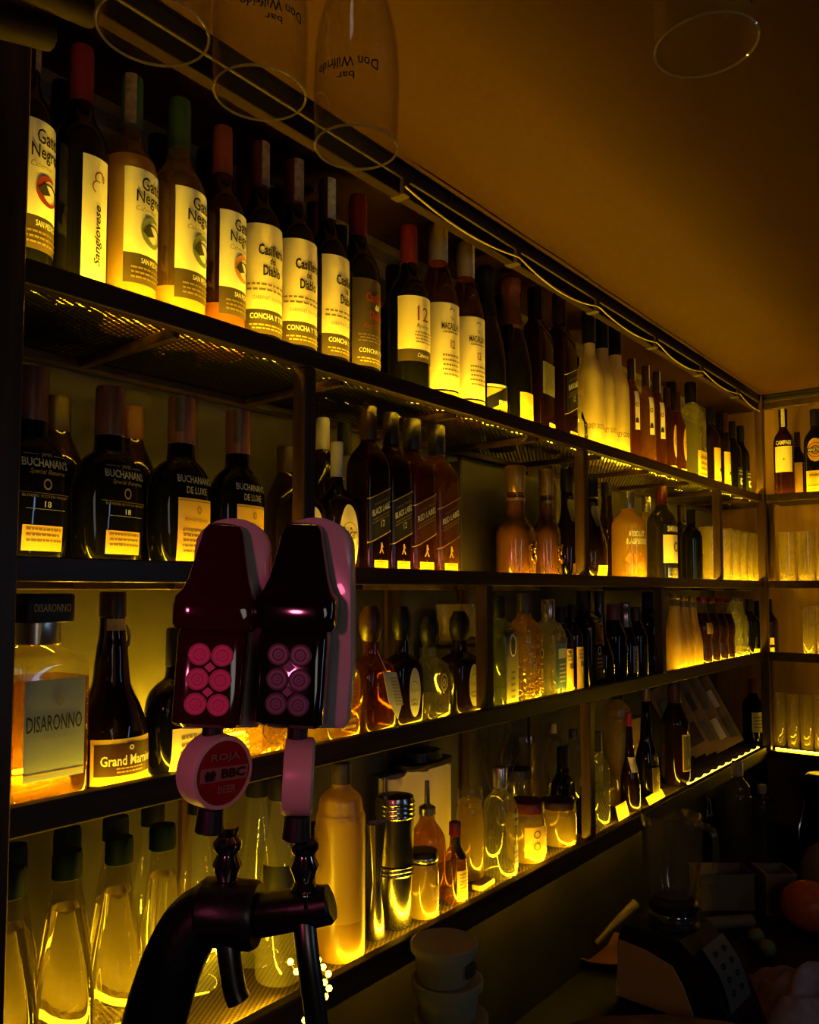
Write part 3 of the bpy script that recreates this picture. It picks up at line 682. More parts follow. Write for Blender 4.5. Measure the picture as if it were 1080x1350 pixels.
def buch18():
    return [(.30, .60, .78, 'black_glass', [('t', 'JAMES', .05, .568, .30, .024, 'ink_silver'), ('r', -.55, -.16, .568, .5705, 'ink_silver', 2), ('r', .26, .62, .568, .5705, 'ink_silver', 2), ('t', "BUCHANAN'S", .05, .53, 1.3, .042, 'ink_silver', {'bold': .02}), ('t', 'Special Reserve', .08, .485, 1.0, .030, 'ink_dim', {'shear': .4}),
              ('ring', .06, .43, .12, .08, 0, 360, 'ink_dim', 2, 1.2), ('r', -.7, .75, .385, .387, 'ink_dim', 2), ('t', 'BLENDED SCOTCH WHISKY', .05, .372, 1.3, .013, 'ink_dim'), ('t', '18', .08, .335, .18, .028, 'ink_white'), ('r', -.5, .6, .31, .3125, 'ink_silver', 2)]),
            (.115, .235, .56, 'paper_gold', [('lines', -.5, .52, .15, .228, 3, 'ink_dim')], {'name': 'lower_label'})]
def buchdl():
    return [(.445, .56, .72, 'black_glass', [('t', "BUCHANAN'S", .0, .535, 1.25, .042, 'ink_silver', {'bold': .02}), ('t', 'DE LUXE', .02, .475, .78, .038, 'ink_silver', {'bold': .01})]),
            (.09, .43, .62, 'paper_gold', [('r', -.6, .6, .415, .42, 'ink_dim'), ('ring', .1, .37, .08, .05, 0, 360, 'ink_dim', 2, 1.4), ('t', 'Blended Scotch', .0, .315, .9, .02, 'ink_dim', {'shear': .4}), ('lines', -.5, .5, .13, .27, 5, 'ink_dim')], {'name': 'lower_label'})]
def walker(base, word, num):
    return [(.245, .50, .98, base, [('r', -.98, .98, .493, .498, 'ink_gold', 2), ('t', 'Johnnie Walker', .0, .445, 1.4, .022, 'ink_dim', {'shear': .3}), ('t', word, .0, .405, 1.55, .036, 'ink_white', {'bold': .01}), ('t', num, .1, .32, .3, .036, 'ink_white'), ('lines', -.8, .8, .34, .375, 2, 'ink_dim'), ('r', -.98, .98, .248, .253, 'ink_gold', 2)], {'slant': 1}),
            (.055, .115, .6, 'paper_gold', [('lines', -.5, .5, .065, .11, 3, 'ink_dim')], {'name': 'lower_label'})]
STRIDE = [(-.05, .3), (.05, .3), (.08, .2), (.16, .05), (.10, .0), (.06, .08), (.05, -.05), (.2, -.32), (.12, -.32), (0, -.12), (-.12, -.32), (-.2, -.32), (-.06, -.05), (-.06, .1)]
def walker_extra(strip):
    def f(t, bt):
        seal(strip, .75, .35)(t, bt)
        label_mesh(bt, 'striding_figure', t, .12, .125, .02, 'ink_gold', [('poly', .0, .185, STRIDE, 'ink_gold', 1)])
    return f
def oldparr():
    return [(.06, .54, .58, 'paper_cream', [('ring', 0, .30, .53, .50, 0, 360, 'ink_dim', 2, 1.32), ('t', 'Old Parr', .0, .335, .86, .085, 'ink_black', {'bold': .015}), ('t', '12', 0, .245, .22, .05, 'ink_black'), ('lines', -.3, .3, .12, .20, 3, 'ink_dim')], {'oval': True})]
WB = 'wine_bottle'; WK = 'whisky_bottle'; LQ = 'liqueur_bottle'
GA = None
vf = D + .068; vb = D + .185
# ---------------------------------------------------------------- top shelf
B(WB, 'wine bottle', 'red wine with red crescent and black cat label, against the left post of top shelf', 53, 30, 'A', 84, 'bordeaux', 'wine_dark', 'cap_black', lab=gato('ink_red'), rot=16, extra=seal('strip_paper', .35, .5))
B(WB, 'wine bottle', 'dark wine bottle with red cap and tall narrow vertical label, second from the left post', 114, 68, 'A', 88, 'bordeaux', 'wine_dark', 'cap_red', rot=6,
  lab=[(.035, .56, .52, 'paper_white', [('t', 'Sangiovese', .06, .275, .32, .22, 'ink_black', {'rot': 90, 'shear': .25, 'bold': .02}), ('ring', .08, .485, .20, .15, -30, 220, 'ink_red', 2, 1.2), ('ring', .0, .45, .2, .16, 60, 250, 'ink_red', 2, 1.2), ('ring', -.05, .09, .09, .05, 0, 360, 'ink_black', 2, 1.2)]),
       (.0, .034, 1.3, 'paper_yellow', [('lines', -1.2, 1.2, .012, .028, 1, 'ink_dim')], {'name': 'base_band'})])
B(WB, 'wine bottle', 'white wine with green cap and black cat label, beside the red-capped vertical label', 175, 105, 'A', 84, 'bordeaux', 'white_wine_bright', 'cap_green', lab=gato('ink_green'), rot=12, levels=(.66, 'white_wine'), extra=seal('strip_paper', -.9, .5))
B(WB, 'wine bottle', 'white wine with green cap and black cat label, beside the orange-capped rose wine', 238, 135, 'A', 84, 'bordeaux', 'white_wine_bright', 'cap_green', lab=gato('ink_green'), rot=16, levels=(.2, 'white_wine'))
B(WB, 'wine bottle', 'rose wine with orange cap and black cat on a pink crescent label', 298, 173, 'A', 76, 'bordeaux', 'rose_low', 'cap_orange', lab=gato('ink_orange'), rot=14, levels=(.2, 'rose_wine'))
B(WB, 'wine bottle', 'red wine with gothic lettered cream label, beside the orange-capped rose wine', 341, 190, 'A', 73, 'bordeaux', 'wine_dark', 'cap_maroon', lab=casillero(), rot=-6, extra=seal('strip_paper', .2, .6))
B(WB, 'wine bottle', 'red wine with gothic lettered cream label, middle one of the three alike', 386, 213, 'A', 73, 'bordeaux', 'wine_dark', 'cap_maroon', lab=casillero(), rot=-4, extra=seal('strip_paper', -.1, .6))
B(WB, 'wine bottle', 'red wine with gothic lettered cream label turned furthest away, beside the black-labelled one', 427, 237, 'A', 71, 'bordeaux', 'wine_dark', 'cap_brown', lab=casillero(), rot=14, extra=seal('strip_pale', -.5, .5))
B(WB, 'wine bottle', 'red wine with brown-black label, gothic lettering and red cap', 469, 258, 'A', 67, 'bordeaux', 'wine_dark', 'cap_red', rot=8,
  lab=[(.12, .55, 1.2, 'paper_brown', [('t', 'Casillero', .0, .46, 1.2, .045, 'ink_red', {'bold': .03}), ('t', 'del', .0, .415, .26, .03, 'ink_white', {'bold': .03}), ('t', 'Diablo', .0, .372, .85, .045, 'ink_red', {'bold': .03}), ('t', 'Key Reserve', .0, .315, 1.4, .032, 'ink_red', {'shear': .3}), ('lines', -1, 1, .235, .28, 3, 'ink_dim'), ('t', 'CONCHA Y TORO', 0, .195, 1.8, .022, 'ink_white'), ('lines', -1, 1, .135, .165, 2, 'ink_gold')])])
B(WB, 'wine bottle', 'dark wine bottle with red cap and yellow-lit label numbered 12', 540, 300, 'A', 57, 'bordeaux', 'wine_dark', 'cap_red', rot=-14,
  lab=[(.30, .585, 1.2, 'paper_cream', [('t', '12', .06, .49, .62, .075, 'ink_red', {'bold': .0}), ('t', 'Reserva', .06, .425, .7, .022, 'ink_black', {'shear': .3}), ('lines', -.4, .7, .33, .40, 4, 'ink_dim')]), (.235, .30, 1.2, 'paper_brown', [('t', 'Cabernet', .1, .268, .7, .022, 'ink_white', {'shear': .3})], {'name': 'band'})])
B(WK, 'whisky bottle', 'malt whisky with cream cap and cream label, next to the wine numbered 12', 579, 298, 'A', 57, 'malt', 'amber', 'cap_cream', lab=macallan(), rot=-20, extra=seal('strip_pale', .5, .3))
B(WK, 'whisky bottle', 'malt whisky with cream cap and cream label, next to the black sparkling bottle', 614, 322, 'A', 53, 'malt', 'amber', 'cap_cream', lab=macallan(), rot=-20, extra=seal('strip_pale', .5, .3))
B('sparkling_wine_bottle', 'wine bottle', 'black sparkling wine bottle with white neck line and gold lettered foot label', 643, 352, 'A', 58, 'champagne', 'black_glass', 'cap_black',
  lab=[(.05, .24, .95, 'paper_gold', [('r', -.95, .95, .16, .24, 'paper_black', 1, .5), ('t', 'PROSECCO', .2, .155, 1.1, .03, 'ink_white', {'bold': .02}), ('lines', -.8, .8, .06, .12, 3, 'ink_black')]), (.245, .262, .95, 'paper_white', [], {'name': 'stripe'})])
B('sparkling_wine_bottle', 'wine bottle', 'champagne bottle with pale gold neck foil and plain yellow label', 678, 366, 'A', 58, 'champagne', 'wine_dark', 'cap_rust',
  lab=[(.02, .265, .62, 'paper_yellow', [('t', 'Brut', .1, .15, .5, .025, 'ink_dim', {'shear': .3})]), (.665, .70, .52, 'cap_gold', [], {'name': 'neck_foil', 'sc': 0}), (.70, .88, .2, 'paper_kraft', [], {'name': 'neck_strip', 'sc': .1})])
B(WK, 'whisky bottle', 'dark square whisky bottle with small pale square label, right of the champagne', 706, 380, 'A', .036, 'square', 'amber_deep', 'cap_black', m=True, rot=6,
  lab=[(.30, .50, .92, 'paper_olive', [('ring', .1, .40, .3, .22, 0, 360, 'ink_dim', 2, 1), ('lines', -.7, .7, .32, .36, 2, 'ink_dim')]), (.05, .13, .5, 'paper_yellow', [], {'name': 'lower_label', 'sc': .3})], extra=seal('strip_dark', .3, .4))
B(WK, 'whisky bottle', 'dark square whisky bottle with slanted black label, beside the frosted vodkas', 737, 387, 'A', .036, 'square', 'amber_deep', 'cap_brown', m=True, rot=4,
  lab=walker('paper_black', 'BLACK LABEL', '12'), extra=seal('strip_dark', .3, .4))
B('decanter', 'decanter', 'tall bottle with sparkling cut glass stopper standing behind the dark square whiskies', 756, 392, 'A', .036, 'decanter', 'green_dark', 'clear_cut', m=True, v=vb, capn='stopper')
B('sauce_bottle', 'small bottle', 'small clear bottle with black teardrop label in front of the first frosted vodka', 772, 520, 'A', .021, 'squat', 'clear_cut', 'clear_glass', m=True, v=D + .045, lab=[(.08, .72, .5, 'paper_black', [('ring', 0, .4, .4, .36, 0, 360, 'ink_white', 2, 1.7)], {'oval': True, 'sc': .1})])
def goose():
    return [(.05, .46, .9, 'frosted', [('t', 'GREY GOOSE', .05, .215, 1.5, .035, 'ink_dim', {'bold': .03}), ('r', -.2, .2, .075, .09, 'ink_black')])]
for px, yt, lb in ((776, 415, 'frosted vodka bottle with black cap, nearest the square whiskies'), (793, 422, 'frosted vodka bottle with black cap, middle of the three'), (810, 431, 'frosted vodka bottle with black cap, beside the amber tequilas')):
    B('vodka_bottle', 'vodka bottle', lb, px, yt, 'A', 37, 'goose', 'frosted', 'cap_black', lab=goose(), rot=-34, extra=seal('strip_dark', .6, .3))
def tequi(): return [(.36, .70, .3, 'paper_cream', [('ring', 0, .58, .2, .1, 0, 360, 'ink_dim', 2, 1.3), ('poly', 0, .44, [(-.2, -.25), (.2, -.25), (.15, .2), (0, .35), (-.15, .2)], 'ink_black')], {'sc': .1})]
for px, yt, lb, b in ((832, 474, 'amber tequila with tall pale label, next to the frosted vodkas', 'amber'), (851, 483, 'amber tequila with tall pale label, second right of the frosted vodkas', 'amber_light'), (865, 491, 'amber tequila with tall pale label, third right of the frosted vodkas', 'amber')):
    B('tequila_bottle', 'tequila bottle', lb, px, yt, 'A', 25, 'vodka', b, 'cap_brown', lab=tequi(), rot=-34, extra=seal('strip_pale', .6, .3))
for px, yt, lb in ((879, 512, 'short amber bottle with oval label, left of the clear square vodka, further from it'), (892, 518, 'short amber bottle with oval label, touching the clear square vodka')):
    B('tequila_bottle', 'tequila bottle', lb, px, yt, 'A', 23, 'malt', 'amber', 'cap_brown', lab=[(.25, .6, .45, 'paper_gold', [('ring', 0, .42, .3, .2, 0, 360, 'ink_dim', 2, 1.4)], {'oval': True}), (.03, .16, .8, 'paper_yellow', [], {'name': 'lower_label'})])
B('vodka_bottle', 'vodka bottle', 'clear square vodka with bright shoulders and black cap near the top shelf far end', 911, 505, 'A', .040, 'square', 'clear_liquid', 'cap_black', m=True, lab=[(.05, .34, .95, 'paper_yellow', [('lines', -.8, .8, .1, .3, 4, 'ink_dim')])], extra=seal('strip_pale', .5, .3))
for px, yt, lb in ((936, 538, 'dark bottle with yellow label, right of the clear square vodka'), (949, 545, 'dark bottle with yellow label, next to the small far-end pair')):
    B(LQ, 'liqueur bottle', lb, px, yt, 'A', 25, 'vodka', 'brown_dark', 'cap_black', lab=[(.04, .52, .9, 'paper_yellow', [('ring', .1, .42, .3, .22, 0, 360, 'ink_dim', 2, 1.2), ('r', -.2, .2, .25, .29, 'ink_black'), ('lines', -.7, .7, .08, .2, 3, 'ink_dim')])], extra=seal('strip_paper', .5, .3))
for px, yt, lb in ((965, 556, 'dark bottle with tiny white label, inner one of the far-end pair'), (976, 562, 'dark bottle with tiny white label, last on the top shelf before the corner')):
    B(WB, 'wine bottle', lb, px, yt, 'A', 23, 'bordeaux', 'wine_dark', 'cap_black', lab=[(.13, .40, .75, 'paper_black', [('r', -.35, .35, .19, .27, 'paper_white'), ('r', -.2, .2, .21, .25, 'ink_black', 2), ('lines', -.6, .6, .3, .38, 2, 'ink_silver')])], extra=seal('strip_paper', .6, .3))
for px, yt, k, c, lb in ((83, 112, 'bordeaux', 'cap_black', 'dark bottle behind the left-post wine, seen between red cap and post'), (209, 182, 'vodka', 'cap_black', 'dark bottle behind the two green-capped wines'), (272, 200, 'vodka', 'cap_black', 'tall dark bottle in the back row behind the orange-capped wine'),
        (323, 226, 'bordeaux', 'cap_rust', 'dark rust-capped bottle behind the orange-capped wine'), (364, 252, 'vodka', 'cap_black', 'dark round-shouldered bottle behind the first two gothic labels'), (414, 270, 'bordeaux', 'cap_maroon', 'dark red-capped bottle behind the third gothic label'),
        (448, 300, 'vodka', 'cap_black', 'dark bottle in back row beside the brown-black labelled wine'), (518, 352, 'vodka', 'cap_black', 'round-shouldered dark bottle behind the wine numbered 12'), (660, 390, 'malt', 'cap_brown', 'dark bottle with pale neck behind the two sparkling wines'), (885, 500, 'malt', 'cap_black', 'dark bottle behind the short amber tequilas'), (955, 545, 'bordeaux', 'cap_rust', 'rust-capped bottle in the back row near the corner')):
    B('spirit_bottle', 'bottle', lb, px, yt, 'A', .036, k, 'wine_dark', c, v=vb, m=True)
# top shelf of the return

B('aperitif_bottle', 'aperitif bottle', 'dark red aperitif bottle with white lettering, nearest the corner on the end wall shelf', 1032, 540, 'A', .036, 'vodka', 'red_dark', 'cap_black', m=True, xr=XF, rot=-78,
  lab=[(.30, .58, .9, 'paper_cream', [('poly', 0, .44, [(-.1, -.1), (.1, -.1), (.05, .15)], 'ink_red')]), (.58, .68, .9, 'red_dark', [('t', 'CAMPARI', 0, .62, 1.5, .05, 'ink_white', {'bold': .03})], {'name': 'name_band'})], extra=seal('strip_pale', 0, .4))
B(LQ, 'liqueur bottle', 'narrow bottle with orange label between the two aperitif bottles', 1051, 570, 'A', .028, 'bordeaux', 'brown_dark', 'cap_brown', m=True, xr=XF + .07, rot=-90, lab=[(.1, .55, .8, 'paper_gold', [])])
B('vermouth_bottle', 'vermouth bottle', 'dark vermouth with round emblem label at the right edge of the photo', 1074, 540, 'A', .040, 'vodka', 'wine_dark', 'cap_black', m=True, xr=XF, rot=-80,
  lab=[(.40, .66, .72, 'paper_gold', [('ring', 0, .53, .68, .62, 0, 360, 'ink_red', 1, 1), ('ring', 0, .53, .4, .3, 0, 360, 'ink_red', 2, 1), ('r', -.72, .72, .505, .555, 'paper_black', 3), ('t', 'MARTINI', 0, .53, 1.15, .035, 'ink_white', {'bold': .03, 'layer': 4})], {'oval': True}), (.06, .30, .9, 'paper_yellow', [('lines', -.8, .8, .08, .15, 2, 'ink_dim'), ('lines', -.6, .6, .22, .28, 1, 'ink_dim')], {'name': 'lower_label'})])
# ---------------------------------------------------------------- second shelf
B(WK, 'whisky bottle', 'flask whisky lettered 18 with blue sheen, against the left post', 44, 486, 'B', 108, 'flask', 'black_glass', 'cap_copper', lab=buch18(), rot=8)
B(WK, 'whisky bottle', 'flask whisky lettered 18 with bronze cap, second from the left post', 146, 512, 'B', 106, 'flask', 'black_glass', 'cap_copper', lab=buch18(), rot=12)
B(WK, 'whisky bottle', 'flask whisky with gold label and rosy cap, above the pink-capped tap handle', 241, 526, 'B', 98, 'flask', 'black_glass', 'cap_pink', lab=buchdl(), rot=10, extra=seal('strip_dark', -.9, .35))
B(WK, 'whisky bottle', 'flask whisky with gold label and rosy cap, between the two tap handles', 313, 543, 'B', 90, 'flask', 'black_glass', 'cap_pink', lab=buchdl(), rot=10, extra=seal('strip_dark', -.9, .35))
for px, yt, c, lb in ((77, 524, 'cap_brown', 'dark bottle with brown cap behind the first flask whisky'), (174, 537, 'cap_rust', 'dark bottle with bright rust cap behind the second flask whisky'), (378, 590, 'cap_brown', 'dark bottle behind the shelf post, left of it')):
    B('spirit_bottle', 'bottle', lb, px, yt, 'B', .036, 'malt', 'brown_dark', c, v=vb + .02, m=True)
B(WK, 'whisky bottle', 'squat dark whisky with oval label, half hidden by the post and right tap handle', 405, 590, 'B', .044, 'parr', 'brown_dark', 'cap_white', lab=oldparr(), m=True, rot=-4)
B(WK, 'whisky bottle', 'squat dark whisky with oval label lettered 12, in plain view right of the post', 447, 584, 'B', .044, 'parr', 'brown_dark', 'cap_white', lab=oldparr(), m=True, rot=-2)
B(WK, 'whisky bottle', 'square whisky with slanted black label, nearer the oval labels', 485, 523, 'B', .0345, 'square', 'amber_deep', 'cap_brown', lab=walker('paper_black', 'BLACK LABEL', '12'), m=True, extra=walker_extra('strip_dark'), v=D + .072)
B(WK, 'whisky bottle', 'square whisky with slanted black label, beside the red-labelled pair', 513, 533, 'B', .0345, 'square', 'amber_deep', 'cap_brown', lab=walker('paper_black', 'BLACK LABEL', '12'), m=True, extra=walker_extra('strip_dark'), v=D + .072)
B(WK, 'whisky bottle', 'square whisky with slanted red label, beside the black-labelled pair', 548, 547, 'B', .0345, 'square', 'amber', 'cap_stone', lab=walker('paper_red', 'RED LABEL', ''), m=True, extra=walker_extra('strip_pale'), v=D + .072)
B(WK, 'whisky bottle', 'square whisky with slanted red label, beside the dark gift box', 580, 553, 'B', .0345, 'square', 'amber_light', 'cap_stone', lab=walker('paper_red', 'RED LABEL', ''), m=True, extra=walker_extra('strip_pale'), v=D + .072)
B('spirit_bottle', 'bottle', 'pale-capped bottle in the back row right of the post', 428, 544, 'B', .032, 'malt', 'brown_dark', 'cap_white', v=vb + .02, m=True)
B('spirit_bottle', 'bottle', 'black-capped bottle in the back row behind the oval labels', 452, 540, 'B', .034, 'malt', 'clear_glass', 'cap_black', v=vb + .02, m=True)
def jug_extra(t, bt):
    mb = MB().rings(bt.rings([(.34, .70), (.40, .702), (.405, .725), (.34, .73)], 24), 0); mb.build('neck_ring', 'cap_gold', t)
    mb = MB(); 
    for (cx, cz, r, a0, a1) in ((-.1, .24, .17, 20, 300), (.12, .2, .12, -60, 230), (.02, .30, .1, 100, 330), (.2, .32, .09, 0, 270), (-.25, .3, .08, 40, 300)):
        pts = []
        for i in range(12):
            a = R(a0 + (a1 - a0) * i / 11); pts.append(bt.S((cx + r * math.cos(a)) * bt.w, cz * bt.H + r * bt.w * math.sin(a) * 1.3, .0012))
        mb.tube(pts, .0022, 6)
    mb.build('embossed_emblem', 'ceramic_relief', t)
B(WK, 'whisky bottle', 'brown ceramic jug whisky with gold neck ring, left one of the two', 681, 615, 'B', .058, 'jug', 'ceramic_brown', 'cap_gold', m=True, rot=10, extra=jug_extra)
B(WK, 'whisky bottle', 'brown ceramic jug whisky with gold neck ring, right one near the post', 721, 620, 'B', .054, 'jug', 'ceramic_brown', 'cap_gold', m=True, rot=10, extra=jug_extra)
def gourd_lab(): return [(.03, .17, .6, 'paper_gold', [('lines', -.5, .5, .05, .15, 3, 'ink_dim')]), (.53, .72, .34, 'paper_olive', [], {'name': 'neck_label'})]
B('cognac_bottle', 'cognac bottle', 'dark round cognac with olive neck label, left of the second post', 747, 617, 'B', .046, 'gourd', 'brown_dark', 'cap_black', m=True, lab=gourd_lab(), rot=4, v=D + .075)
B('cognac_bottle', 'cognac bottle', 'dark round cognac with yellow foot label, directly right of the second post', 783, 628, 'B', .052, 'gourd', 'brown_dark', 'cap_black', m=True, lab=gourd_lab(), rot=4, v=D + .075)
B('cognac_bottle', 'cognac bottle', 'tall dark cognac behind the round one right of the second post', 799, 613, 'B', .044, 'liqueur', 'brown_dark', 'cap_black', m=True, v=vb, extra=seal('strip_dark', .5, .4))
B('vodka_bottle', 'vodka bottle', 'flavoured vodka with orange fruit print and white lettering', 832, 648, 'B', .047, 'vodka', 'orange_spirit', 'cap_silver', m=True, rot=-34,
  lab=[(.10, .58, .95, 'orange_spirit', [('t', 'ABSOLUT', -.05, .535, 1.05, .06, 'ink_white', {'bold': .03}), ('t', 'RASPBERRI', .0, .455, 1.35, .06, 'ink_white', {'bold': .03}), ('poly', -.25, .28, [(-.55, -.1), (-.3, -.35), (.1, -.3), (.5, -.32), (.62, 0), (.4, .28), (.05, .2), (-.3, .3)], 'ink_fruit', 1), ('ring', .2, .2, .25, .08, 0, 360, 'ink_orange', 2, .9)])])
B('spirit_bottle', 'bottle', 'pale-capped clear bottle behind the orange fruit vodka', 852, 654, 'B', .036, 'vodka', 'pale_jar', 'cap_silver', m=True, v=vb)
B('vodka_bottle', 'vodka bottle', 'clear vodka with white block lettering and yellow label, right of the fruit vodka', 874, 631, 'B', .044, 'vodka', 'smoke_glass', 'cap_maroon', m=True, rot=-16,
  lab=[(.52, .60, .8, 'paper_black', [('t', 'SMIRNOFF', .1, .56, 1.3, .055, 'ink_white', {'bold': .03})], {'name': 'name_band'}), (.22, .50, .85, 'paper_cream', [('ring', .2, .38, .3, .18, 0, 360, 'ink_dim', 2, 1.2)]), (.07, .17, .55, 'cap_silver', [], {'name': 'lower_label'})])
B(LQ, 'liqueur bottle', 'slim black bottle standing in front, left of the third post', 911, 672, 'B', .034, 'vodka', 'black_glass', 'cap_black', m=True, lab=[(.42, .47, .3, 'paper_grey', [], {'sc': .6})])
B(LQ, 'liqueur bottle', 'brown bottle behind the slim black one', 898, 666, 'B', .032, 'vodka', 'brown_dark', 'cap_brown', m=True, v=vb - .02)
# ---------------------------------------------------------------- third shelf
def amaretto_extra(t, bt):
    mb = MB().rings(bt.rings([(.47, .755), (.49, .76), (.49, .865), (.47, .868)], 28), 0); mb.build('collar', 'cap_silver', t)
    mb = MB(); vs, fs, w, h = text2d('DISARONNO'); y = -.59 * bt.w * .95
    dd = bt.half(.69)[1] + .0006
    mb.add([(x * .95 * bt.w, -dd, (.932 + z * .038) * bt.H) for x, z in vs], fs); mb.build('cap_lettering', 'ink_gold', t)
B(LQ, 'liqueur bottle', 'square amaretto with oversized black cap and pale label painted with a blue-grey cast, against the left post', 53, 783, 'C', .0465, 'block', 'amber_light', 'cap_black', m=True, rot=2, v=D + .076, levels=(.6, 'clear_liquid'),
  lab=[(.14, .60, .78, 'label_paper', [('ring', .1, .50, .1, .05, 0, 360, 'ink_grey', 2, 1.5), ('t', 'DISARONNO', -.02, .40, 1.42, .075, 'ink_black', {'bold': .01}), ('t', 'ORIGINALE', .05, .335, .8, .018, 'ink_grey'), ('r', -.78, .78, .165, .172, 'ink_gold', 2)])], extra=amaretto_extra)
def ribbon(t, bt):
    mb = MB(); pts = [(bt.w * .34 * math.cos(a) + bt.w * .18, -.005, bt.H * (.80 - .04 * i / 10)) for i, a in ((i, R(-90 + 36 * i)) for i in range(11))]
    pts = [(bt.w * (.36 + .12 * math.sin(R(18 * i))), -.004, bt.H * (.82 - .13 * i / 10)) for i in range(11)]
    mb.tube(pts, .0022, 6); mb.build('cord_loop', 'paper_kraft', t)
    label_mesh(bt, 'ribbon', t, .30, .78, .10, 'paper_red', [], False, .16)
B(LQ, 'liqueur bottle', 'dark pot-bellied orange liqueur with red ribbon and maroon label framed yellow', 157, 772, 'C', 106, 'liqueur', 'brown_dark', 'cap_brown', rot=0, v=D + .072,
  lab=[(.045, .27, 1.05, 'paper_yellow', [('r', -.95, .97, .09, .245, 'paper_maroon', 1), ('t', 'Grand Marnier', .02, .165, 1.6, .05, 'ink_white', {'bold': .02}), ('ring', .02, .225, .07, .03, 0, 360, 'ink_white', 2, 1), ('lines', -.4, .4, .10, .135, 2, 'ink_gold')]),
       (.80, .86, .33, 'strip_paper', [], {'name': 'neck_label'})], extra=ribbon)
B(LQ, 'liqueur bottle', 'plain black bottle behind the pink-capped tap handle', 236, 828, 'C', .050, 'flask', 'black_glass', 'cap_black', m=True, lab=[(.06, .34, .7, 'paper_cream', [('lines', -.5, .5, .1, .3, 4, 'ink_dim')])], rot=8)
B('tequila_bottle', 'tequila bottle', 'clear embossed tequila bottle seen low between the two tap handles', 341, 840, 'C', .050, 'squat', 'gold_textured', 'cork', m=True, capn='stopper', lab=[(.12, .42, .5, 'gold_tequila', [('t', 'Don', 0, .34, .5, .08, 'ink_dim'), ('t', 'Julio', 0, .24, .6, .08, 'ink_dim'), ('ring', 0, .28, .5, .46, 0, 360, 'ink_dim', 2, .9)])])
B('tequila_bottle', 'tequila bottle', 'squat golden tequila with glass ball stopper, beside the right tap handle', 446, 803, 'C', .049, 'squat', 'gold_tequila', 'gold_textured', m=True, rot=4, capn='stopper', lab=[(.06, .47, .7, 'amber_light', [('lines', -.5, .5, .1, .4, 6, 'ink_dim')])])
def hang_tag(t, bt):
    mb = MB(); y = -bt.w * .80
    c = [(-.012, y, bt.H * .50), (.02, y - .004, bt.H * .48), (.036, y - .006, bt.H * .25), (.022, y - .006, bt.H * .12), (.002, y - .002, bt.H * .26)]
    n = Vector((0, -.0012, 0)); v2 = [Vector(p) + n for p in c]
    mb.add(c + v2, [(0, 1, 2, 3, 4), (9, 8, 7, 6, 5)] + [(i, 5 + i, 5 + (i + 1) % 5, (i + 1) % 5) for i in range(5)])
    rows = [(.010 + .002 * i, bt.H * (.44 - .026 * i)) for i in range(9)]
    for x, z in rows: mb.add([(x - .012, y - .0085, z), (x + .010, y - .0085, z - .002), (x + .010, y - .0085, z + .001), (x - .012, y - .0085, z + .003)], [(0, 1, 2, 3)], 1)
    mb.tube([(0, -bt.w * .3, bt.H * .66), (-.004, -bt.w * .6, bt.H * .58), (.0, y - .001, bt.H * .48)], .0008, 5)
    mb.build('hang_tag', ['tag_paper', 'ink_grey'], t)
B('tequila_bottle', 'tequila bottle', 'squat amber tequila with brown cork stopper and grey paper hang tag', 484, 799, 'C', .050, 'squat', 'amber', 'cap_brown', m=True, rot=4, capn='stopper', extra=hang_tag)
def ovalsq(): return [(.10, .50, .42, 'paper_grey', [('ring', 0, .30, .39, .36, 0, 360, 'ink_dim', 2, 1.35), ('t', 'Reserva', 0, .32, .6, .04, 'ink_dim', {'shear': .3}), ('lines', -.25, .25, .18, .26, 2, 'ink_dim')], {'oval': True, 'sc': .05})]
B('tequila_bottle', 'tequila bottle', 'dark squat bottle with grey oval label, right of the hang tag', 530, 800, 'C', .044, 'squat', 'brown_dark', 'cap_black', m=True, lab=ovalsq(), capn='stopper')
B('tequila_bottle', 'tequila bottle', 'clear square-shouldered bottle with raised emblem and cork, between the two grey oval labels', 566, 812, 'C', .047, 'squat', 'clear_liquid', 'cap_black', m=True, rot=6, levels=(.26, 'clear_glass'), capn='stopper', lab=[(.2, .55, .34, 'gold_textured', [('ring', 0, .38, .32, .22, 0, 360, 'ink_dim', 2, 1.3), ('ring', 0, .38, .16, .05, 0, 360, 'ink_dim', 2, 1.3)], {'oval': True, 'sc': .1})])
B('tequila_bottle', 'tequila bottle', 'dark squat bottle with grey oval label, left of the fourth shelf post', 606, 806, 'C', .044, 'squat', 'brown_dark', 'cap_black', m=True, lab=ovalsq(), capn='stopper')
B('gin_bottle', 'gin bottle', 'slim green-tinted gin with arched grey label, right of post under the ceramic jugs', 657, 786, 'C', .033, 'square', 'greenish_glass', 'cap_black', m=True, rot=4, lab=[(.05, .70, .8, 'paper_olive', [('ring', 0, .56, .45, .36, 0, 360, 'ink_white', 2, 1.6), ('poly', 0, .55, [(-.2, -.5), (.2, -.5), (.22, .3), (0, .6), (-.22, .3)], 'ink_black'), ('lines', -.3, .3, .08, .35, 5, 'ink_black')])])
B('tequila_bottle', 'tequila bottle', 'golden tequila with cut diamond glass and raised lettering, beside the slim green-tinted gin', 692, 782, 'C', .041, 'vodka', 'gold_textured', 'cap_stone', m=True, rot=8, lab=[(.14, .55, .35, 'gold_tequila', [('ring', 0, .45, .25, .15, 0, 360, 'ink_dim', 2, 1.2), ('t', '1800', 0, .25, .28, .12, 'ink_dim', {'rot': 90})], {'sc': .3})])
B('gin_bottle', 'gin bottle', 'clear square gin with blue label', 723, 790, 'C', .034, 'square', 'clear_cut', 'cap_silver', m=True, rot=4, lab=[(.10, .55, .85, 'paper_blue', [('r', -.6, .6, .40, .50, 'paper_grey'), ('lines', -.5, .5, .15, .36, 5, 'ink_silver')])])
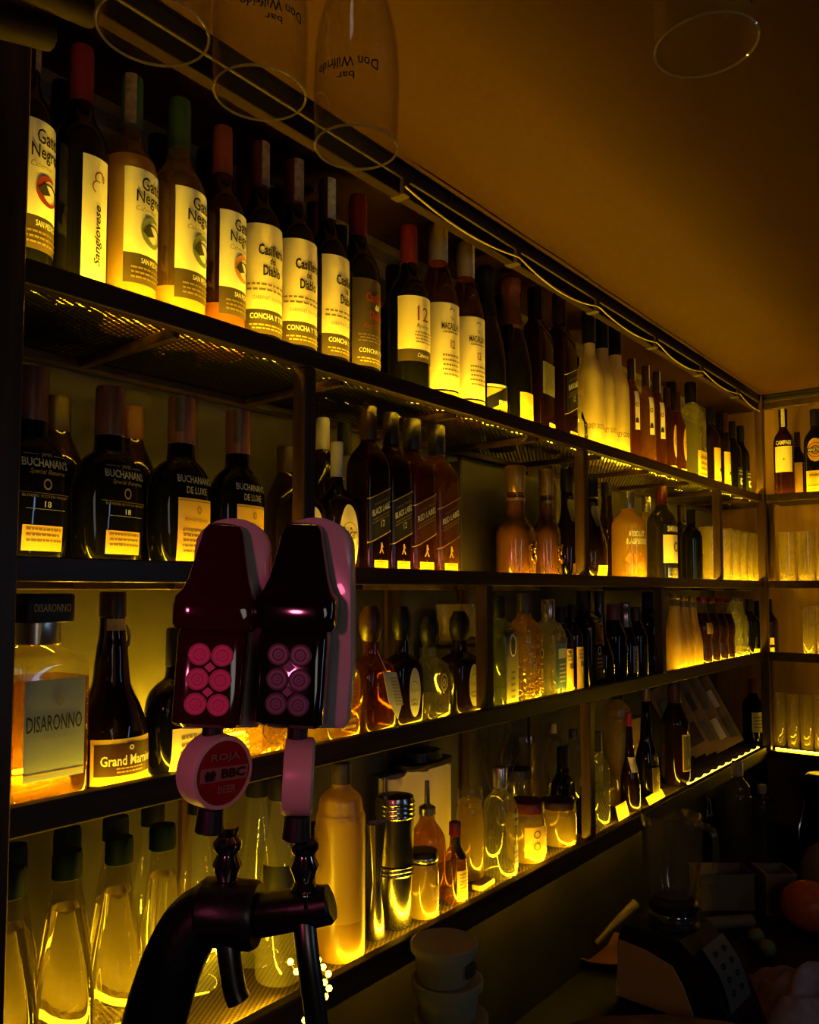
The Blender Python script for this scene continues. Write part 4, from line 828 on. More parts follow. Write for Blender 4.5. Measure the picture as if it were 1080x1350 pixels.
for px, yt, lb in ((741, 800, 'small brown bottle with yellow foot label, next to the blue-labelled gin'), (753, 797, 'small brown bottle with yellow foot label, next to the tall black bottle')):
    B(LQ, 'liqueur bottle', lb, px, yt, 'C', .031, 'vodka', 'brown_dark', 'cap_black', m=True, lab=[(.04, .52, .7, 'paper_yellow', [('r', -.3, .3, .3, .36, 'ink_dim'), ('lines', -.5, .5, .38, .5, 3, 'ink_dim')])])
B(LQ, 'liqueur bottle', 'tall black square bottle with grey emblem, left of the dark-brown neighbour', 770, 776, 'C', .040, 'square', 'black_glass', 'cap_black', m=True, lab=[(.2, .5, .7, 'black_glass', [('ring', 0, .40, .22, .16, 0, 360, 'ink_silver', 2, 1.2), ('lines', -.4, .4, .22, .34, 3, 'ink_dim')])])
B(LQ, 'liqueur bottle', 'tall dark-brown bottle with painted bright side gleam, right of the tall black square one', 790, 778, 'C', .036, 'liqueur', 'brown_dark', 'cap_brown', m=True, lab=[(.06, .25, .3, 'amber_light', [], {'sc': .3})])  # amber patch on the side paints the gleam
B(LQ, 'liqueur bottle', 'dark bottle with reddish striped cap in the dim bay', 808, 797, 'C', .036, 'malt', 'wine_dark', 'cap_pink', m=True)
B('sparkling_wine_bottle', 'wine bottle', 'dark bottle with silver foil neck and narrow grey label in the dim bay', 824, 795, 'C', .032, 'champagne', 'wine_dark', 'cap_silver', m=True, lab=[(.12, .45, .5, 'paper_grey', [('lines', -.4, .4, .2, .4, 4, 'ink_dim')])])
B(LQ, 'liqueur bottle', 'dark bottle with brown arched label, left of the tall one with blue gleam', 838, 800, 'C', .032, 'malt', 'brown_dark', 'cap_stone', m=True, lab=[(.05, .5, .6, 'paper_brown', [], {'oval': True})])
B(LQ, 'liqueur bottle', 'tall dark bottle with long tax strip and blue gleam, left of the fifth post', 855, 781, 'C', .040, 'vodka', 'black_glass', 'cap_black', m=True, lab=[(.25, .5, .8, 'paper_brown', [])], extra=seal('strip_dark', .2, .5))
for px, yt, lb in ((889, 783, 'bottle of yellow juice touching the fifth post'), (900, 785, 'bottle of yellow juice, middle of three'), (911, 787, 'bottle of yellow juice beside the colas')):
    B('juice_bottle', 'juice bottle', lb, px, yt, 'C', .034, 'juice', 'lemon_juice', 'cap_gold', m=True, levels=(.84, 'neck_glass'))
for px, yt, lb in ((925, 787, 'cola bottle with copper label, beside the yellow juices'), (936, 788, 'cola bottle, second from the yellow juices'), (947, 789, 'cola bottle, third from the yellow juices'), (956, 790, 'cola bottle beside the clear sodas')):
    B('soda_bottle', 'soda bottle', lb, px, yt, 'C', .033, 'soda', 'soda_brown', 'cap_red', m=True, levels=(.76, 'neck_glass'), lab=[(.46, .62, .75, 'paper_kraft', [('lines', -.6, .6, .5, .58, 2, 'ink_dim')])] if px == 925 else [])
for px, yt, lb in ((966, 788, 'clear soda bottle beside the colas'), (974, 789, 'clear soda bottle, last of the row before the dark wines')):
    B('soda_bottle', 'soda bottle', lb, px, yt, 'C', .034, 'soda', 'clear_cut', 'cap_silver', m=True)
for px, yt, lb in ((989, 790, 'dark wine bottle at the far end of the third shelf, left of the corner post'), (999, 792, 'dark wine bottle tucked against the corner post on the third shelf')):
    B(WB, 'wine bottle', lb, px, yt, 'C', .034, 'bordeaux', 'wine_dark', 'cap_black', m=True, lab=[(.02, .12, .9, 'paper_yellow', [])])
B(LQ, 'liqueur bottle', 'small brown bottle with pale labels just past the corner post', 1012, 790, 'C', .032, 'bordeaux', 'brown_dark', 'cap_black', m=True, xr=XF + .02, rot=-90, lab=[(.2, .32, .8, 'paper_cream', []), (.06, .15, .8, 'paper_yellow', [], {'name': 'lower_label'})])
# ---------------------------------------------------------------- bottom shelf
for px, yt, c, v, lb in ((14, 1145, 'cap_dgreen', D + .075, 'water bottle with green cap cut by the left post, front row'), (89, 1122, 'cap_dgreen', D + .078, 'water bottle with green cap, second in the front row'), (158, 1104, 'cap_dgreen', D + .080, 'water bottle with green cap, third in the front row'), (214, 1088, 'cap_dgreen', D + .088, 'water bottle with green cap, nearest the black tap column'),
        (30, 1112, 'cap_dgreen', D + .17, 'water bottle with dark cap behind the left post, second row'), (84, 1093, 'cap_dgreen', D + .168, 'water bottle with green cap in the second row, left of the blue cap'), (148, 1078, 'cap_blue', D + .168, 'water bottle with the only blue cap, second row')):
    B('water_bottle', 'water bottle', lb, px, yt, 'D', .0395, 'water', 'water', c, m=True, v=v, levels=(.765, 'neck_glass') if v < D + .1 else (.6, 'neck_glass'))
for px, yt, v, lb in ((206, 1058, D + .18, 'empty clear bottle with black cap behind the green caps'), (258, 1044, D + .16, 'empty clear bottle with black cap left of the round badge'), (340, 1022, D + .16, 'empty clear bottle with black cap between the two badges')):
    B('glass_bottle', 'glass bottle', lb, px, yt, 'D', .038, 'water', 'clear_glass', 'cap_black', m=True, v=v)
B('glass_bottle', 'glass bottle', 'clear bottle with wide dark label behind the right tap', 371, 1024, 'D', .037, 'water', 'clear_liquid', 'cap_black', m=True, v=D + .085, lab=[(.38, .58, 1.4, 'paper_black', [])])
B('squeeze_bottle', 'squeeze bottle', 'tall squeeze bottle of cloudy yellow juice at the end of the black tap arm', 455, 1007, 'D', 68, 'squeeze', 'lemon_low', 'cap_stone', v=D + .062, levels=(.20, 'lemon_juice'))
B('oil_bottle', 'pourer bottle', 'clear bottle with chrome pourer behind the cocktail shakers', 508, 1025, 'D', .034, 'pourer', 'clear_glass', 'cap_silver', m=True, v=D + .14, capn='pourer')
B('oil_bottle', 'pourer bottle', 'clear bottle with chrome pourer behind the black-lidded jar', 566, 1030, 'D', .036, 'pourer', 'amber_light', 'cap_silver', m=True, v=D + .11, capn='pourer')
B('glass_jar', 'jar', 'small glass jar with black and silver lid right of the shakers', 558, 1121, 'D', .029, 'jar', 'pale_jar', 'cap_black', m=True, v=D + .062, capn='lid', lab=[(.3, .5, .35, 'paper_kraft', [('r', -.2, .2, .35, .45, 'ink_dim')])], extra=lambda t, bt: MB().rings(bt.rings([(.935, .86), (.95, .865), (.95, .92), (.935, .925)], 24), 0, False, False).build('lid_band', 'cap_silver', t))
B('sauce_bottle', 'sauce bottle', 'small hot sauce bottle with red cap and black neck band', 597, 1083, 'D', .0225, 'sauce', 'amber_light', 'cap_red', m=True, v=D + .060, lab=[(.56, .82, .52, 'paper_black', [], {'name': 'neck_band'}), (.05, .42, .8, 'paper_yellow', [('lines', -.6, .6, .1, .4, 7, 'ink_dim')])])
B('glass_jar', 'jar', 'tall glass jar of yellow pickle behind the hot sauce', 626, 1038, 'D', .033, 'jar', 'pale_jar', 'clear_glass', m=True, v=D + .10, capn='lid')
B('vodka_bottle', 'vodka bottle', 'clear vodka with black lettering and rounded shoulders on the bottom shelf', 655, 1012, 'D', .041, 'vodka', 'clear_liquid', 'cap_silver', m=True, v=D + .068, rot=12, lab=[(.42, .62, .45, 'paper_black', [('t', 'ABSOLUT', 0, .57, .8, .04, 'ink_white', {'bold': .03}), ('t', 'VODKA', 0, .50, .6, .04, 'ink_white', {'bold': .03})], {'sc': .45}), (.08, .30, .6, 'paper_cream', [('lines', -.5, .5, .12, .26, 3, 'ink_dim')], {'sc': .3, 'name': 'lower_label'})])
def snackjar(): return [(.12, .62, 1.1, 'paper_yellow', [('ring', -.45, .5, .2, .13, 0, 360, 'ink_dim', 2, 1), ('ring', -.45, .3, .2, .13, 0, 360, 'ink_dim', 2, 1), ('ring', .3, .5, .22, .1, 0, 360, 'ink_orange', 2, 1), ('ring', .75, .4, .2, .08, 0, 360, 'ink_fruit', 2, 1), ('ring', .35, .25, .2, .06, 0, 360, 'ink_fruit', 2, 1)])]
B('plastic_jar', 'jar', 'plastic jar with wide red lid and fruit rings on its label', 693, 1055, 'D', .043, 'jar', 'pale_jar', 'lid_red', m=True, v=D + .075, capn='lid', lab=snackjar())
B('glass_jar', 'jar', 'small mason jar of glowing yellow liquid with brown metal lid', 736, 1054, 'D', .043, 'jar', 'pale_jar', 'cap_brown', m=True, v=D + .073, capn='lid')
B('glass_jar', 'jar', 'glass jar with wire rim in the back row behind the red lid', 681, 1013, 'D', .040, 'jar', 'clear_glass', 'cap_stone', m=True, v=vb + .03, capn='lid')
B('spirit_bottle', 'bottle', 'opaque black bottle behind the mason jar', 742, 985, 'D', .040, 'flask', 'black_glass', 'cap_black', m=True, v=D + .135)
B('squeeze_bottle', 'squeeze bottle', 'pale squeeze bottle with cream cap in the back row left of the black bottle', 733, 954, 'D', .030, 'squeeze', 'neck_glass', 'cap_cream', m=True, v=vb + .03)
B('squeeze_bottle', 'squeeze bottle', 'clear squeeze bottle against the red-brown post, back row', 752, 962, 'D', .034, 'squeeze', 'neck_glass', 'cap_stone', m=True, v=vb)
B('bitters_bottle', 'bitters bottle', 'small brown bitters bottle with white cap left of the lower post', 771, 1025, 'D', .021, 'sauce', 'brown_dark', 'cap_white', m=True, v=D + .062)
B('glass_bottle', 'glass bottle', 'slim clear bottle just right of the lower post', 787, 965, 'D', .030, 'bordeaux', 'clear_glass', 'cap_stone', m=True, v=D + .07)
B('glass_jar', 'jar', 'jar with two kraft labels and fruit rings, right of the lower post', 814, 905, 'D', .046, 'squeeze', 'pale_jar', 'cap_black', m=True, v=D + .11, lab=[(.36, .62, 1.1, 'paper_olive', [('lines', -.8, .8, .4, .58, 4, 'ink_dim')]), (.05, .34, 1.1, 'paper_kraft', [('ring', -.3, .25, .22, .12, 0, 360, 'ink_fruit', 2, 1), ('ring', .3, .2, .22, .1, 0, 360, 'ink_orange', 2, 1)], {'name': 'lower_label'})])
B('sauce_bottle', 'sauce bottle', 'sauce bottle with red cap and white label over dark sauce', 829, 940, 'D', .030, 'liqueur', 'brown_dark', 'sauce_red', m=True, v=D + .062, lab=[(.40, .55, .75, 'paper_cream', []), (.05, .30, .5, 'black_glass', [], {'name': 'lower_label'})])
B(LQ, 'liqueur bottle', 'black bottle with gold neck and round emblem label, right of the red-capped sauce', 851, 905, 'D', .034, 'liqueur', 'black_glass', 'cap_gold', m=True, v=D + .08, rot=4, lab=[(.30, .40, .8, 'paper_black', [('t', 'Amaro', 0, .36, 1.1, .05, 'ink_gold', {'shear': .3})], {'name': 'name_band'}), (.06, .28, .8, 'paper_brown', [('ring', 0, .19, .36, .26, 0, 360, 'ink_gold', 2, 1), ('ring', 0, .19, .12, .02, 0, 360, 'ink_gold', 2, 1)])])
B(WK, 'whisky bottle', 'large dark bottle with gold-rimmed upright label beside the leaning bags', 889, 900, 'D', .042, 'malt', 'brown_dark', 'cap_brown', m=True, v=D + .075, lab=[(.14, .50, .72, 'paper_gold', [('r', -.64, .64, .155, .485, 'paper_olive', 1), ('r', -.3, -.1, .2, .26, 'ink_gold', 2)])])
B(WB, 'wine bottle', 'dark wine bottle with white label in the corner behind the leaning bags', 992, 895, 'D', .038, 'bordeaux', 'wine_dark', 'cap_maroon', m=True, v=D + .078, rot=-30, lab=[(.2, .5, .9, 'paper_white', [('lines', -.7, .7, .25, .45, 4, 'ink_dim')])])
resolve()
for s_ in SPEC: make_bottle(s_)
# ---------------------------------------------------------------- hanging glasses and their rack
rk = tag(empty('glass_rack', PD(300, -210, .68)), 'wooden rack over the bar that the upside-down glasses hang from', 'rack')
def rail(name, p0, p1, r, m='rack_wood', par=rk):
    l = par.location; mb = MB(); mb.tube([Vector(p0) - l, Vector(p1) - l], r, 14); return mb.build(name, m, par)
HANG = [(202, 42, 148, .58, 'hanging glass furthest left, only its rim and lower bowl in view'), (343, 125, 124, .66, 'hanging glass in the middle with faint dark lettering'), (470, 196, 112, .66, 'hanging glass furthest right of the cluster, bowl fully in view with dark lettering'), (931, 62, 134, .60, 'hanging glass alone against the ceiling, only its rim in view')]
proto = None
def wine_profile(r):
    # bowl hangs rim down: z measured upward from the rim
    t = .0011
    out = [(r, 0), (r * 1.035, .032), (r * 1.05, .06), (r * .99, .092), (r * .78, .122), (r * .42, .150), (.0045, .170), (.0038, .25), (.0045, .275), (r * .5, .281), (r * .98, .284)]
    inn = [(.0008, .158), (r * .38, .148), (r * .78 - t, .121), (r * .99 - t, .092), (r * 1.05 - t, .06), (r * 1.035 - t, .032), (r - t, 0)]
    return out, inn
for px, py, wpx, dep, lb in HANG:
    c = PD(px, py, dep); r = wpx / 2 * dep / F / 1.03
    o = tag(empty('hanging_glass', c), lb, 'hanging glass', 'upside-down glasses on the rack')
    out, inn = wine_profile(r)
    cb = [p for p in chaikin(inn + out[:1], 1)][:-1]; co = chaikin(out[:7], 1)
    MB().lathe(cb + co, 48, cap0=True, cap1=True).build('bowl', 'hanging_glass', o)
    MB().lathe([(.0046, .1695), (.0038, .18), (.0038, .25), (.006, .268), (r * .5, .276), (r * .98, .280), (r * .98, .282), (r * .4, .2825)], 36).build('stem_and_foot', 'hanging_glass', o)
    MB().lathe([(r + .0001, -.0006), (r + .0009, .0006), (r + .0001, .0018), (r - .0012, .0006), (r + .0001, -.0006)], 48, cap0=False, cap1=False).build('rim', 'rim_glass', o)
    if px in (343, 470):
        mb = MB(); rz = -YAW if False else 0
        face = math.atan2(-c.y, -c.x)        # lettering near the side facing the bar
        for t, z, wd, hh in (('Don Wilfrido', .050, .052, .0085), ('bar', .039, .014, .006)):
            vs, fs, w, h = text2d(t, 0, .01)
            rr_ = r * 1.05 + .0004
            pts = []
            for x, y in vs:
                x, y = -x * wd, -y * hh
                a = face + (.25 if px == 343 else -.25) + x / rr_; pts.append((rr_ * math.cos(a), rr_ * math.sin(a), z + y))
            mb.add(pts, fs)
        mb.build('lettering', 'ink_black', o)
zt = max(PD(470, 196, .66).z, 0) + .282
for i, (px, dep) in enumerate(((120, .60), (265, .64), (405, .67), (545, .69))):
    p = PD(px, 60, dep); d = Vector((fwd.x, fwd.y, 0)).normalized()
    z = zt + .012
    rail('rack_rail', (p.x - d.x * .3, p.y - d.y * .3, z), (p.x + d.x * .12, p.y + d.y * .12, z), .009)
# rounded wooden rack ends seen at the upper left
rail('rack_end', PD(-60, 8, .60), PD(62, 42, .66), .014)
rail('rack_end', PD(20, -30, .60), PD(118, 14, .66), .013)
mb = MB(); l = rk.location
mb.box((.0, .25, ZCEIL - .06), (.95, .28, ZCEIL - .03)); mb.v = [Vector(v) - l for v in mb.v]; mb.build('rack_beam', 'rack_wood', rk, smooth=False)
# ---------------------------------------------------------------- beer tower
DT = .68
def local_frame(p, yaw=0, roll=0):
    """axes: x to the right of the view, y away from it, z up"""
    ang = math.atan2(rgt.y, rgt.x) + yaw
    return Matrix.Translation(p) @ Matrix.Rotation(ang, 4, 'Z') @ Matrix.Rotation(roll, 4, 'Y')
def mempty(name, M): o = empty(name, (0, 0, 0)); o.matrix_world = M; return o
p_arm = PD(330, 1192, DT)
M = local_frame(p_arm, R(-6))
tw = tag(mempty('beer_tower', M), 'black curved beer tap tower with crossing arm and two chrome taps in the foreground', 'beer tap tower')
s = DT / F
def L(px, py, dy=0): return Vector(((px - 330) * s, dy, (1192 - py) * s))
cur = [L(196, 1585, -.02), L(200, 1400, -.02), L(215, 1320, -.015), L(232, 1262, -.01), L(250, 1222, -.004), L(274, 1204, 0), L(305, 1203, 0)]
def smooth_path(c, k=2):
    c = [tuple(v) for v in c]
    for _ in range(k):
        q = [c[0]]
        for a, b in zip(c, c[1:]):
            q.append(tuple(a[i] * .75 + b[i] * .25 for i in range(3))); q.append(tuple(a[i] * .25 + b[i] * .75 for i in range(3)))
        q.append(c[-1]); c = q
    return [Vector(v) for v in c]
cp = smooth_path(cur); n = len(cp)
MB().tube(cp, [.0265 - .002 * i / n for i in range(n)], 28).build('column', 'black_pipe', tw)
MB().tube([L(262, 1204), L(268, 1203), L(334, 1206), L(341, 1206)], [.022, .0275, .0275, .025], 28).build('arm_collar', 'black_pipe', tw)
mb = MB(); mb.tube([L(338, 1206), L(342, 1206), L(420, 1191), L(436, 1188), L(439, 1187)], [.016, .0175, .0165, .0155, .013], 24); mb.build('arm', 'black_pipe', tw)
for px, yb, yt, sl in ((298, 1180, 1092, 0), (402, 1178, 1080, 0)):
    f = MB(); c = L(px, 0); H = (yb - yt) * s; z0 = L(0, yb).z
    f.lathe([(.010, 0), (.0115, .006), (.008, .012), (.0095, .017), (.0125, .024), (.0095, .030), (.0085, .033), (.0120, .038), (.0120, .044), (.0085, .048), (.0095, H * .99), (.0095, H)], 24, (c.x, 0, z0))
    fo = f.build('faucet', 'chrome', tw)
    sp = MB(); sp.tube(smooth_path([L(px + 2, 1200, -.004), L(px + 8, 1235, -.012), L(px + 18, 1290, -.014), L(px + 25, 1342 if px > 350 else 1305, -.014)]), [.0085] * 3 + [.0085] * 10 if False else .0095, 18); sp.build('spout', 'steel_dark', fo)
    sc = MB(); sc.sphere(L(px + 6, yb - 6, -.013), .0035, 10, 8); sc.tube([L(px + 4, yb - 10, -.008), L(px + 9, yb + 8, -.016)], .0018, 8); sc.build('set_screw', 'chrome', fo)
b0 = tag(empty('tap_cabinet', (.36, .565, 0)), 'dark cabinet that carries the beer tap tower below the photo edge', 'cabinet')
MB().box((-.14, -.115, 0), (.14, .115, 1.2), 0, .01).build('cabinet_body', 'black_card', b0, smooth=False); MB().box((-.15, -.125, 1.2), (.15, .125, 1.235), 0, .006).build('cabinet_top', 'steel_dark', b0, smooth=False)
# ---------------------------------------------------------------- tap handles
def handle(label, px, s0, yaw, roll, capmat, body, pts, badge):
    base = PD(px, 950, DT - .012)
    M = local_frame(base, yaw, roll)
    W = .0290; late = []
    # black six-pack crate with a bottle shoulder above it
    def rr(hx, hy, cy, z, e=5): return [Vector((x, cy + y, z)) for x, y in sect(hx, hy, e, 28)]
    mb = MB(); q = W
    mb.rings([rr(q * .86, .019, .002, -.003), rr(q * .95, .021, .0, 0), rr(q * .98, .021, .0, .068), rr(q * .95, .020, .001, .072), rr(q * .95, .019, .002, .0735),
              rr(q * 1.10, .022, .0, .0745), rr(q * 1.16, .023, 0, .078), rr(q * 1.18, .023, 0, .092), rr(q * 1.14, .022, .001, .1), rr(q * .98, .019, .003, .106), rr(q * .86, .016, .004, .115), rr(q * .56, .012, .006, .155), rr(q * .46, .010, .007, .160), rr(q * .30, .006, .008, .162)])
    o = mb.build('tap_handle', body, tw, ang=30); o['label'] = label
    o.matrix_parent_inverse = tw.matrix_world.inverted(); o.matrix_world = M
    # glazed back shell: an arched slab behind the crate
    arc = [(-W * 1.0, -.010), (-W * 1.02, .04), (-W * 1.08, .10), (-W * 1.10, .138)] + [(W * 1.10 * math.cos(R(a)), .142 + .026 * math.sin(R(a))) for a in range(165, 14, -15)] + [(W * 1.12, .13), (W * 1.18, .10), (W * 1.28, .04), (W * 1.20, .0), (W * 1.1, -.006)]
    mb = MB(); y0, y1 = .012, .034
    rg = []
    for yy, k in ((y0, .955), (y0 + .0025, 1), (y1 - .004, 1.0), (y1, .93)):
        rg.append([Vector((x * k + .008, yy, .075 + (z - .075) * k)) for x, z in arc])
    mb.rings(rg); mb.build('back_shell', 'handle_shell', o, ang=50)
    for i in range(6):
        x = (-.0088 + (i % 2) * .0178); z = .016 + (i // 2) * .0195
        cm = MB(); cm.lathe([(.0088, 0), (.0088, .0022), (.0080, .0030), (.0072, .0022), (.0050, .0022), (.0044, .0029), (.0036, .0022), (.0020, .0022), (.0013, .0028), (.0001, .0028)], 26, (x, -.0206, z), axis=(0, -1, 0)); cm.build('bottle_cap', capmat, o)
    mb = MB()
    for z in (.0258, .0453): mb.add([(0, -.0228, z - .004), (.0045, -.0228, z), (0, -.0228, z + .004), (-.0045, -.0228, z)], [(0, 1, 2, 3)])
    mb.build('cap_spacer', capmat, o, smooth=False)
    # round badge below, then a black ferrule
    bx, bz, byaw, br, bt = badge
    q = Matrix.Translation(Vector((bx, .0, bz))) @ Matrix.Rotation(byaw, 4, 'Z') @ Matrix.Rotation(R(90), 4, 'X')
    bo = MB().lathe([(br * .9, -.0115), (br, -.0095), (br, .0095), (br * .96, .0125), (br * .86, .0125), (br * .85, .011)], 44, cap1=True)
    bo.v = [tuple(q @ Vector(v)) for v in bo.v]; bo.build('badge', 'badge_rim', o)
    fc = MB(); dd = .0118
    fc.lathe([(br * .845, dd - .0005), (br * .845, dd + .0006), (.0001, dd + .0014)], 40)
    fm = ['badge_red']
    def addt(t, x, z, w, h, m, bold=.02):
        vs, fs, _, _ = text2d(t, 0, bold)
        if m not in fm: fm.append(m)
        fc.add([(x + a * w, z + b * h, dd + .0022) for a, b in vs], fs, fm.index(m))
    def addq(x0, x1, z0, z1, m, d=.0018):
        if m not in fm: fm.append(m)
        fc.add([(x0, z0, dd + d), (x1, z0, dd + d), (x1, z1, dd + d), (x0, z1, dd + d)], [(0, 1, 2, 3)], fm.index(m))
    addt('ROJA', 0, br * .42, br * .95, br * .24, 'badge_pale')
    addq(-br * .78, br * .78, -br * .20, br * .18, 'badge_pale')
    addt('BBC', br * .28, 0, br * .80, br * .26, 'badge_ink', .05)
    pts2 = [(-.62, -.16), (-.36, -.16), (-.3, .0), (-.38, .13), (-.5, .05), (-.58, .12), (-.66, .0)]
    fm.append('badge_ink') if 'badge_ink' not in fm else None
    fc.add([(br * a, br * b, dd + .0024) for a, b in pts2], [tuple(range(len(pts2)))], fm.index('badge_ink'))
    addt('BEER', br * .12, -br * .42, br * .6, br * .2, 'badge_pale')
    fc.v = [tuple(q @ Vector(v)) for v in fc.v]; fc.build('badge_face', fm, o)
    mb = MB(); mb.lathe([(.0085, 0), (.0085, .016)], 20, (bx * .55, 0, bz + br - .002)); mb.build('neck', 'black_plastic', o)
    mb = MB(); mb.lathe([(.0110, 0), (.0118, .001), (.0105, .019), (.0095, .02)], 24, (bx, 0, bz - br - .0195)); mb.build('ferrule', 'black_plastic', o)
    return o
handle('black six-pack beer tap handle with bottle caps coloured as lit bright pink and round red badge', 274, s, R(8), R(4), 'button_pink_lit', 'red_gloss', None, (.0085, -.0395, R(42), .0300, .02))
handle('black six-pack beer tap handle with bottle caps coloured as dimly lit mauve and sideways badge', 386, s, R(-6), R(2.5), 'button_mauve_dim', 'black_gloss', None, (.0080, -.0440, R(-78), .0310, .02))
# ---------------------------------------------------------------- fairy lights by the drip grid
fl = tag(empty('fairy_lights', PD(412, 1300, .98)), 'small coil of glowing yellow fairy lights over the shelf edge by the tap spout', 'fairy lights')
em('fairy_glow', (1, .62, .03), FAIRY)
rnd = random.Random(3); wire = []
pos = [(383, 1268), (391, 1281), (397, 1270), (406, 1276), (420, 1266), (426, 1275), (433, 1284), (428, 1295), (434, 1303), (429, 1314), (424, 1322), (416, 1330), (408, 1338), (402, 1345)]
for i, (px, py) in enumerate(pos):
    p = PD(px, py, .955 + .012 * rnd.random()) - fl.location
    wire.append(p)
    b = MB(); b.sphere(p, .0036, 10, 8); b.build('bulb', 'fairy_glow', fl)
MB().tube(smooth_path([v + Vector((.002, .002, -.003)) for v in wire]), .0009, 6).build('wire', 'cable_cream', fl)
# ---------------------------------------------------------------- shakers, napkins, plants and more on the bottom shelf
def shaker(px, yt, v, wpx, label):
    p = PY(px, yt, v); r = wpx / 2 * depth(p) / F / 1.04; z0 = ZS['D'] + .0006; H = p.z - z0
    o = tag(empty('cocktail_shaker', (p.x, p.y, z0)), label, 'cocktail shaker')
    MB().lathe([(r * .82, 0), (r * .86, .002), (r * .95, H * .36), (r * .96, H * .40)], 32).build('lower_tin', 'steel', o)
    MB().lathe(sum([[(r * .96, H * (.40 + .03 * i)), (r * 1.0, H * (.41 + .03 * i)), (r * .96, H * (.42 + .03 * i))] for i in range(3)], []), 32).build('ridged_band', 'steel', o)
    MB().lathe([(r * .96, H * .485), (r * .985, H * .6), (r * 1.0, H * .84)], 32).build('upper_tin', 'steel_dark', o)
    MB().lathe(sum([[(r * 1.0, H * (.84 + .035 * i)), (r * 1.05, H * (.852 + .035 * i)), (r * 1.0, H * (.868 + .035 * i))] for i in range(4)], []) + [(r * .97, H), (r * .9, H * .985), (r * .001, H * .985)], 32, cap1=False).build('ridged_lid', 'steel', o)
    return o, r
shaker(521, 1049, D + .075, 52, 'ridged steel cocktail shaker in front, right of the squeeze bottle')
p = PY(496, 1085, D + .066); o = tag(empty('jigger', (p.x, p.y, ZS['D'] + .0006)), 'slim shiny steel measuring cup tucked between squeeze bottle and shaker', 'jigger')
h = p.z - o.location.z
MB().lathe([(.017, 0), (.0175, .002), (.008, h * .45), (.0075, h * .5)], 28).build('lower_cup', 'steel', o); MB().lathe([(.0075, h * .5), (.008, h * .55), (.0165, h), (.0155, h), (.007, h * .6)], 28).build('upper_cup', 'steel', o)
# napkin pad in a dark holder with black gear on top
a, b = PY(505, 1080, YB - .05), PY(592, 1080, YB - .05); zt = PY(540, 1018, YB - .05).z; z0 = ZS['D'] + .0006
o = tag(empty('napkin_holder', ((a.x + b.x) / 2, YB - .05, z0)), 'dark holder of cream paper napkins behind the shakers', 'napkin holder')
hx = (b.x - a.x) / 2
MB().box((-hx, .012, 0), (hx, .03, zt - z0 + .006), 0, .002).build('holder', 'black_plastic', o, smooth=False)
mb = MB(); n = 14; rg = []
for i in range(n + 1):
    x = -hx + 2 * hx * i / n; rg.append([Vector((x, -.012 + .006 * math.sin(i * 1.9), 0)), Vector((x, .011, 0)), Vector((x, .011, zt - z0)), Vector((x, -.008 + .007 * math.sin(i * 1.3 + 1), zt - z0 - .004 * math.sin(i)))])
mb.rings(rg); mb.build('napkins', 'napkin', o)
p = PY(556, 992, YB - .05)
mb = MB(); mb.rings([[Vector((x, y, z)) for x, y in sect(w_, d_, 3, 28)] for w_, d_, z in ((.07, .032, 0), (.078, .036, .006), (.078, .036, .012), (.045, .03, .014), (.042, .028, .032), (.03, .02, .036))])
tag(mb.build('tray_with_lid', 'black_plastic', loc=(p.x, YB - .055, zt + .0075)), 'glossy black lidded dish resting on top of the napkin holder', 'dish')
# dry twigs in a vase
p = PY(652, 1050, YB - .04); o = tag(empty('dried_twigs', (p.x, YB - .05, ZS['D'] + .0006)), 'vase of dry brown twigs against the back wall', 'dried plant')
MB().lathe([(.02, 0), (.026, .004), (.028, .05), (.016, .085), (.018, .09)], 20).build('vase', 'brown_dark', o)
mb = MB(); rnd = random.Random(5)
for i in range(26):
    a = rnd.random() * 6.28; l = .09 + .09 * rnd.random(); sp = .015 + .035 * rnd.random(); q = Vector((.006 * math.cos(a), .006 * math.sin(a), .08))
    e = q + Vector((sp * math.cos(a), min(sp * math.sin(a), .03), l)); m_ = (q + e) / 2 + Vector((rnd.uniform(-.01, .01), 0, .01)); mb.tube([q, m_, e], .0011, 5)
    for j in range(4):
        k = m_.lerp(e, rnd.random()); mb.tube([k, k + Vector((rnd.uniform(-.02, .02), rnd.uniform(-.01, .01), .018))], .0008, 4)
tag(mb.build('twigs', 'twig', o), kind='stuff')
# glass pitcher
p = PY(708, 965, vb + .02); z0 = ZS['D'] + .0006; h = min(p.z - z0, .2)
o = tag(empty('glass_pitcher', (p.x, YB - .05, z0)), 'tall glass pitcher with curved handle behind the red lid', 'pitcher')
MB().lathe([(.036, 0), (.04, .004), (.042, h * .6), (.036, h * .8), (.044, h), (.042, h), (.034, h * .8), (.040, h * .6), (.038, .01), (.001, .009)], 28, cap1=False).build('jug_body', 'drinking_glass', o)
MB().tube(smooth_path([(.04, -.005, h * .8), (.075, -.012, h * .78), (.078, -.012, h * .45), (.042, -.005, h * .3)]), .005, 10).build('handle', 'drinking_glass', o)
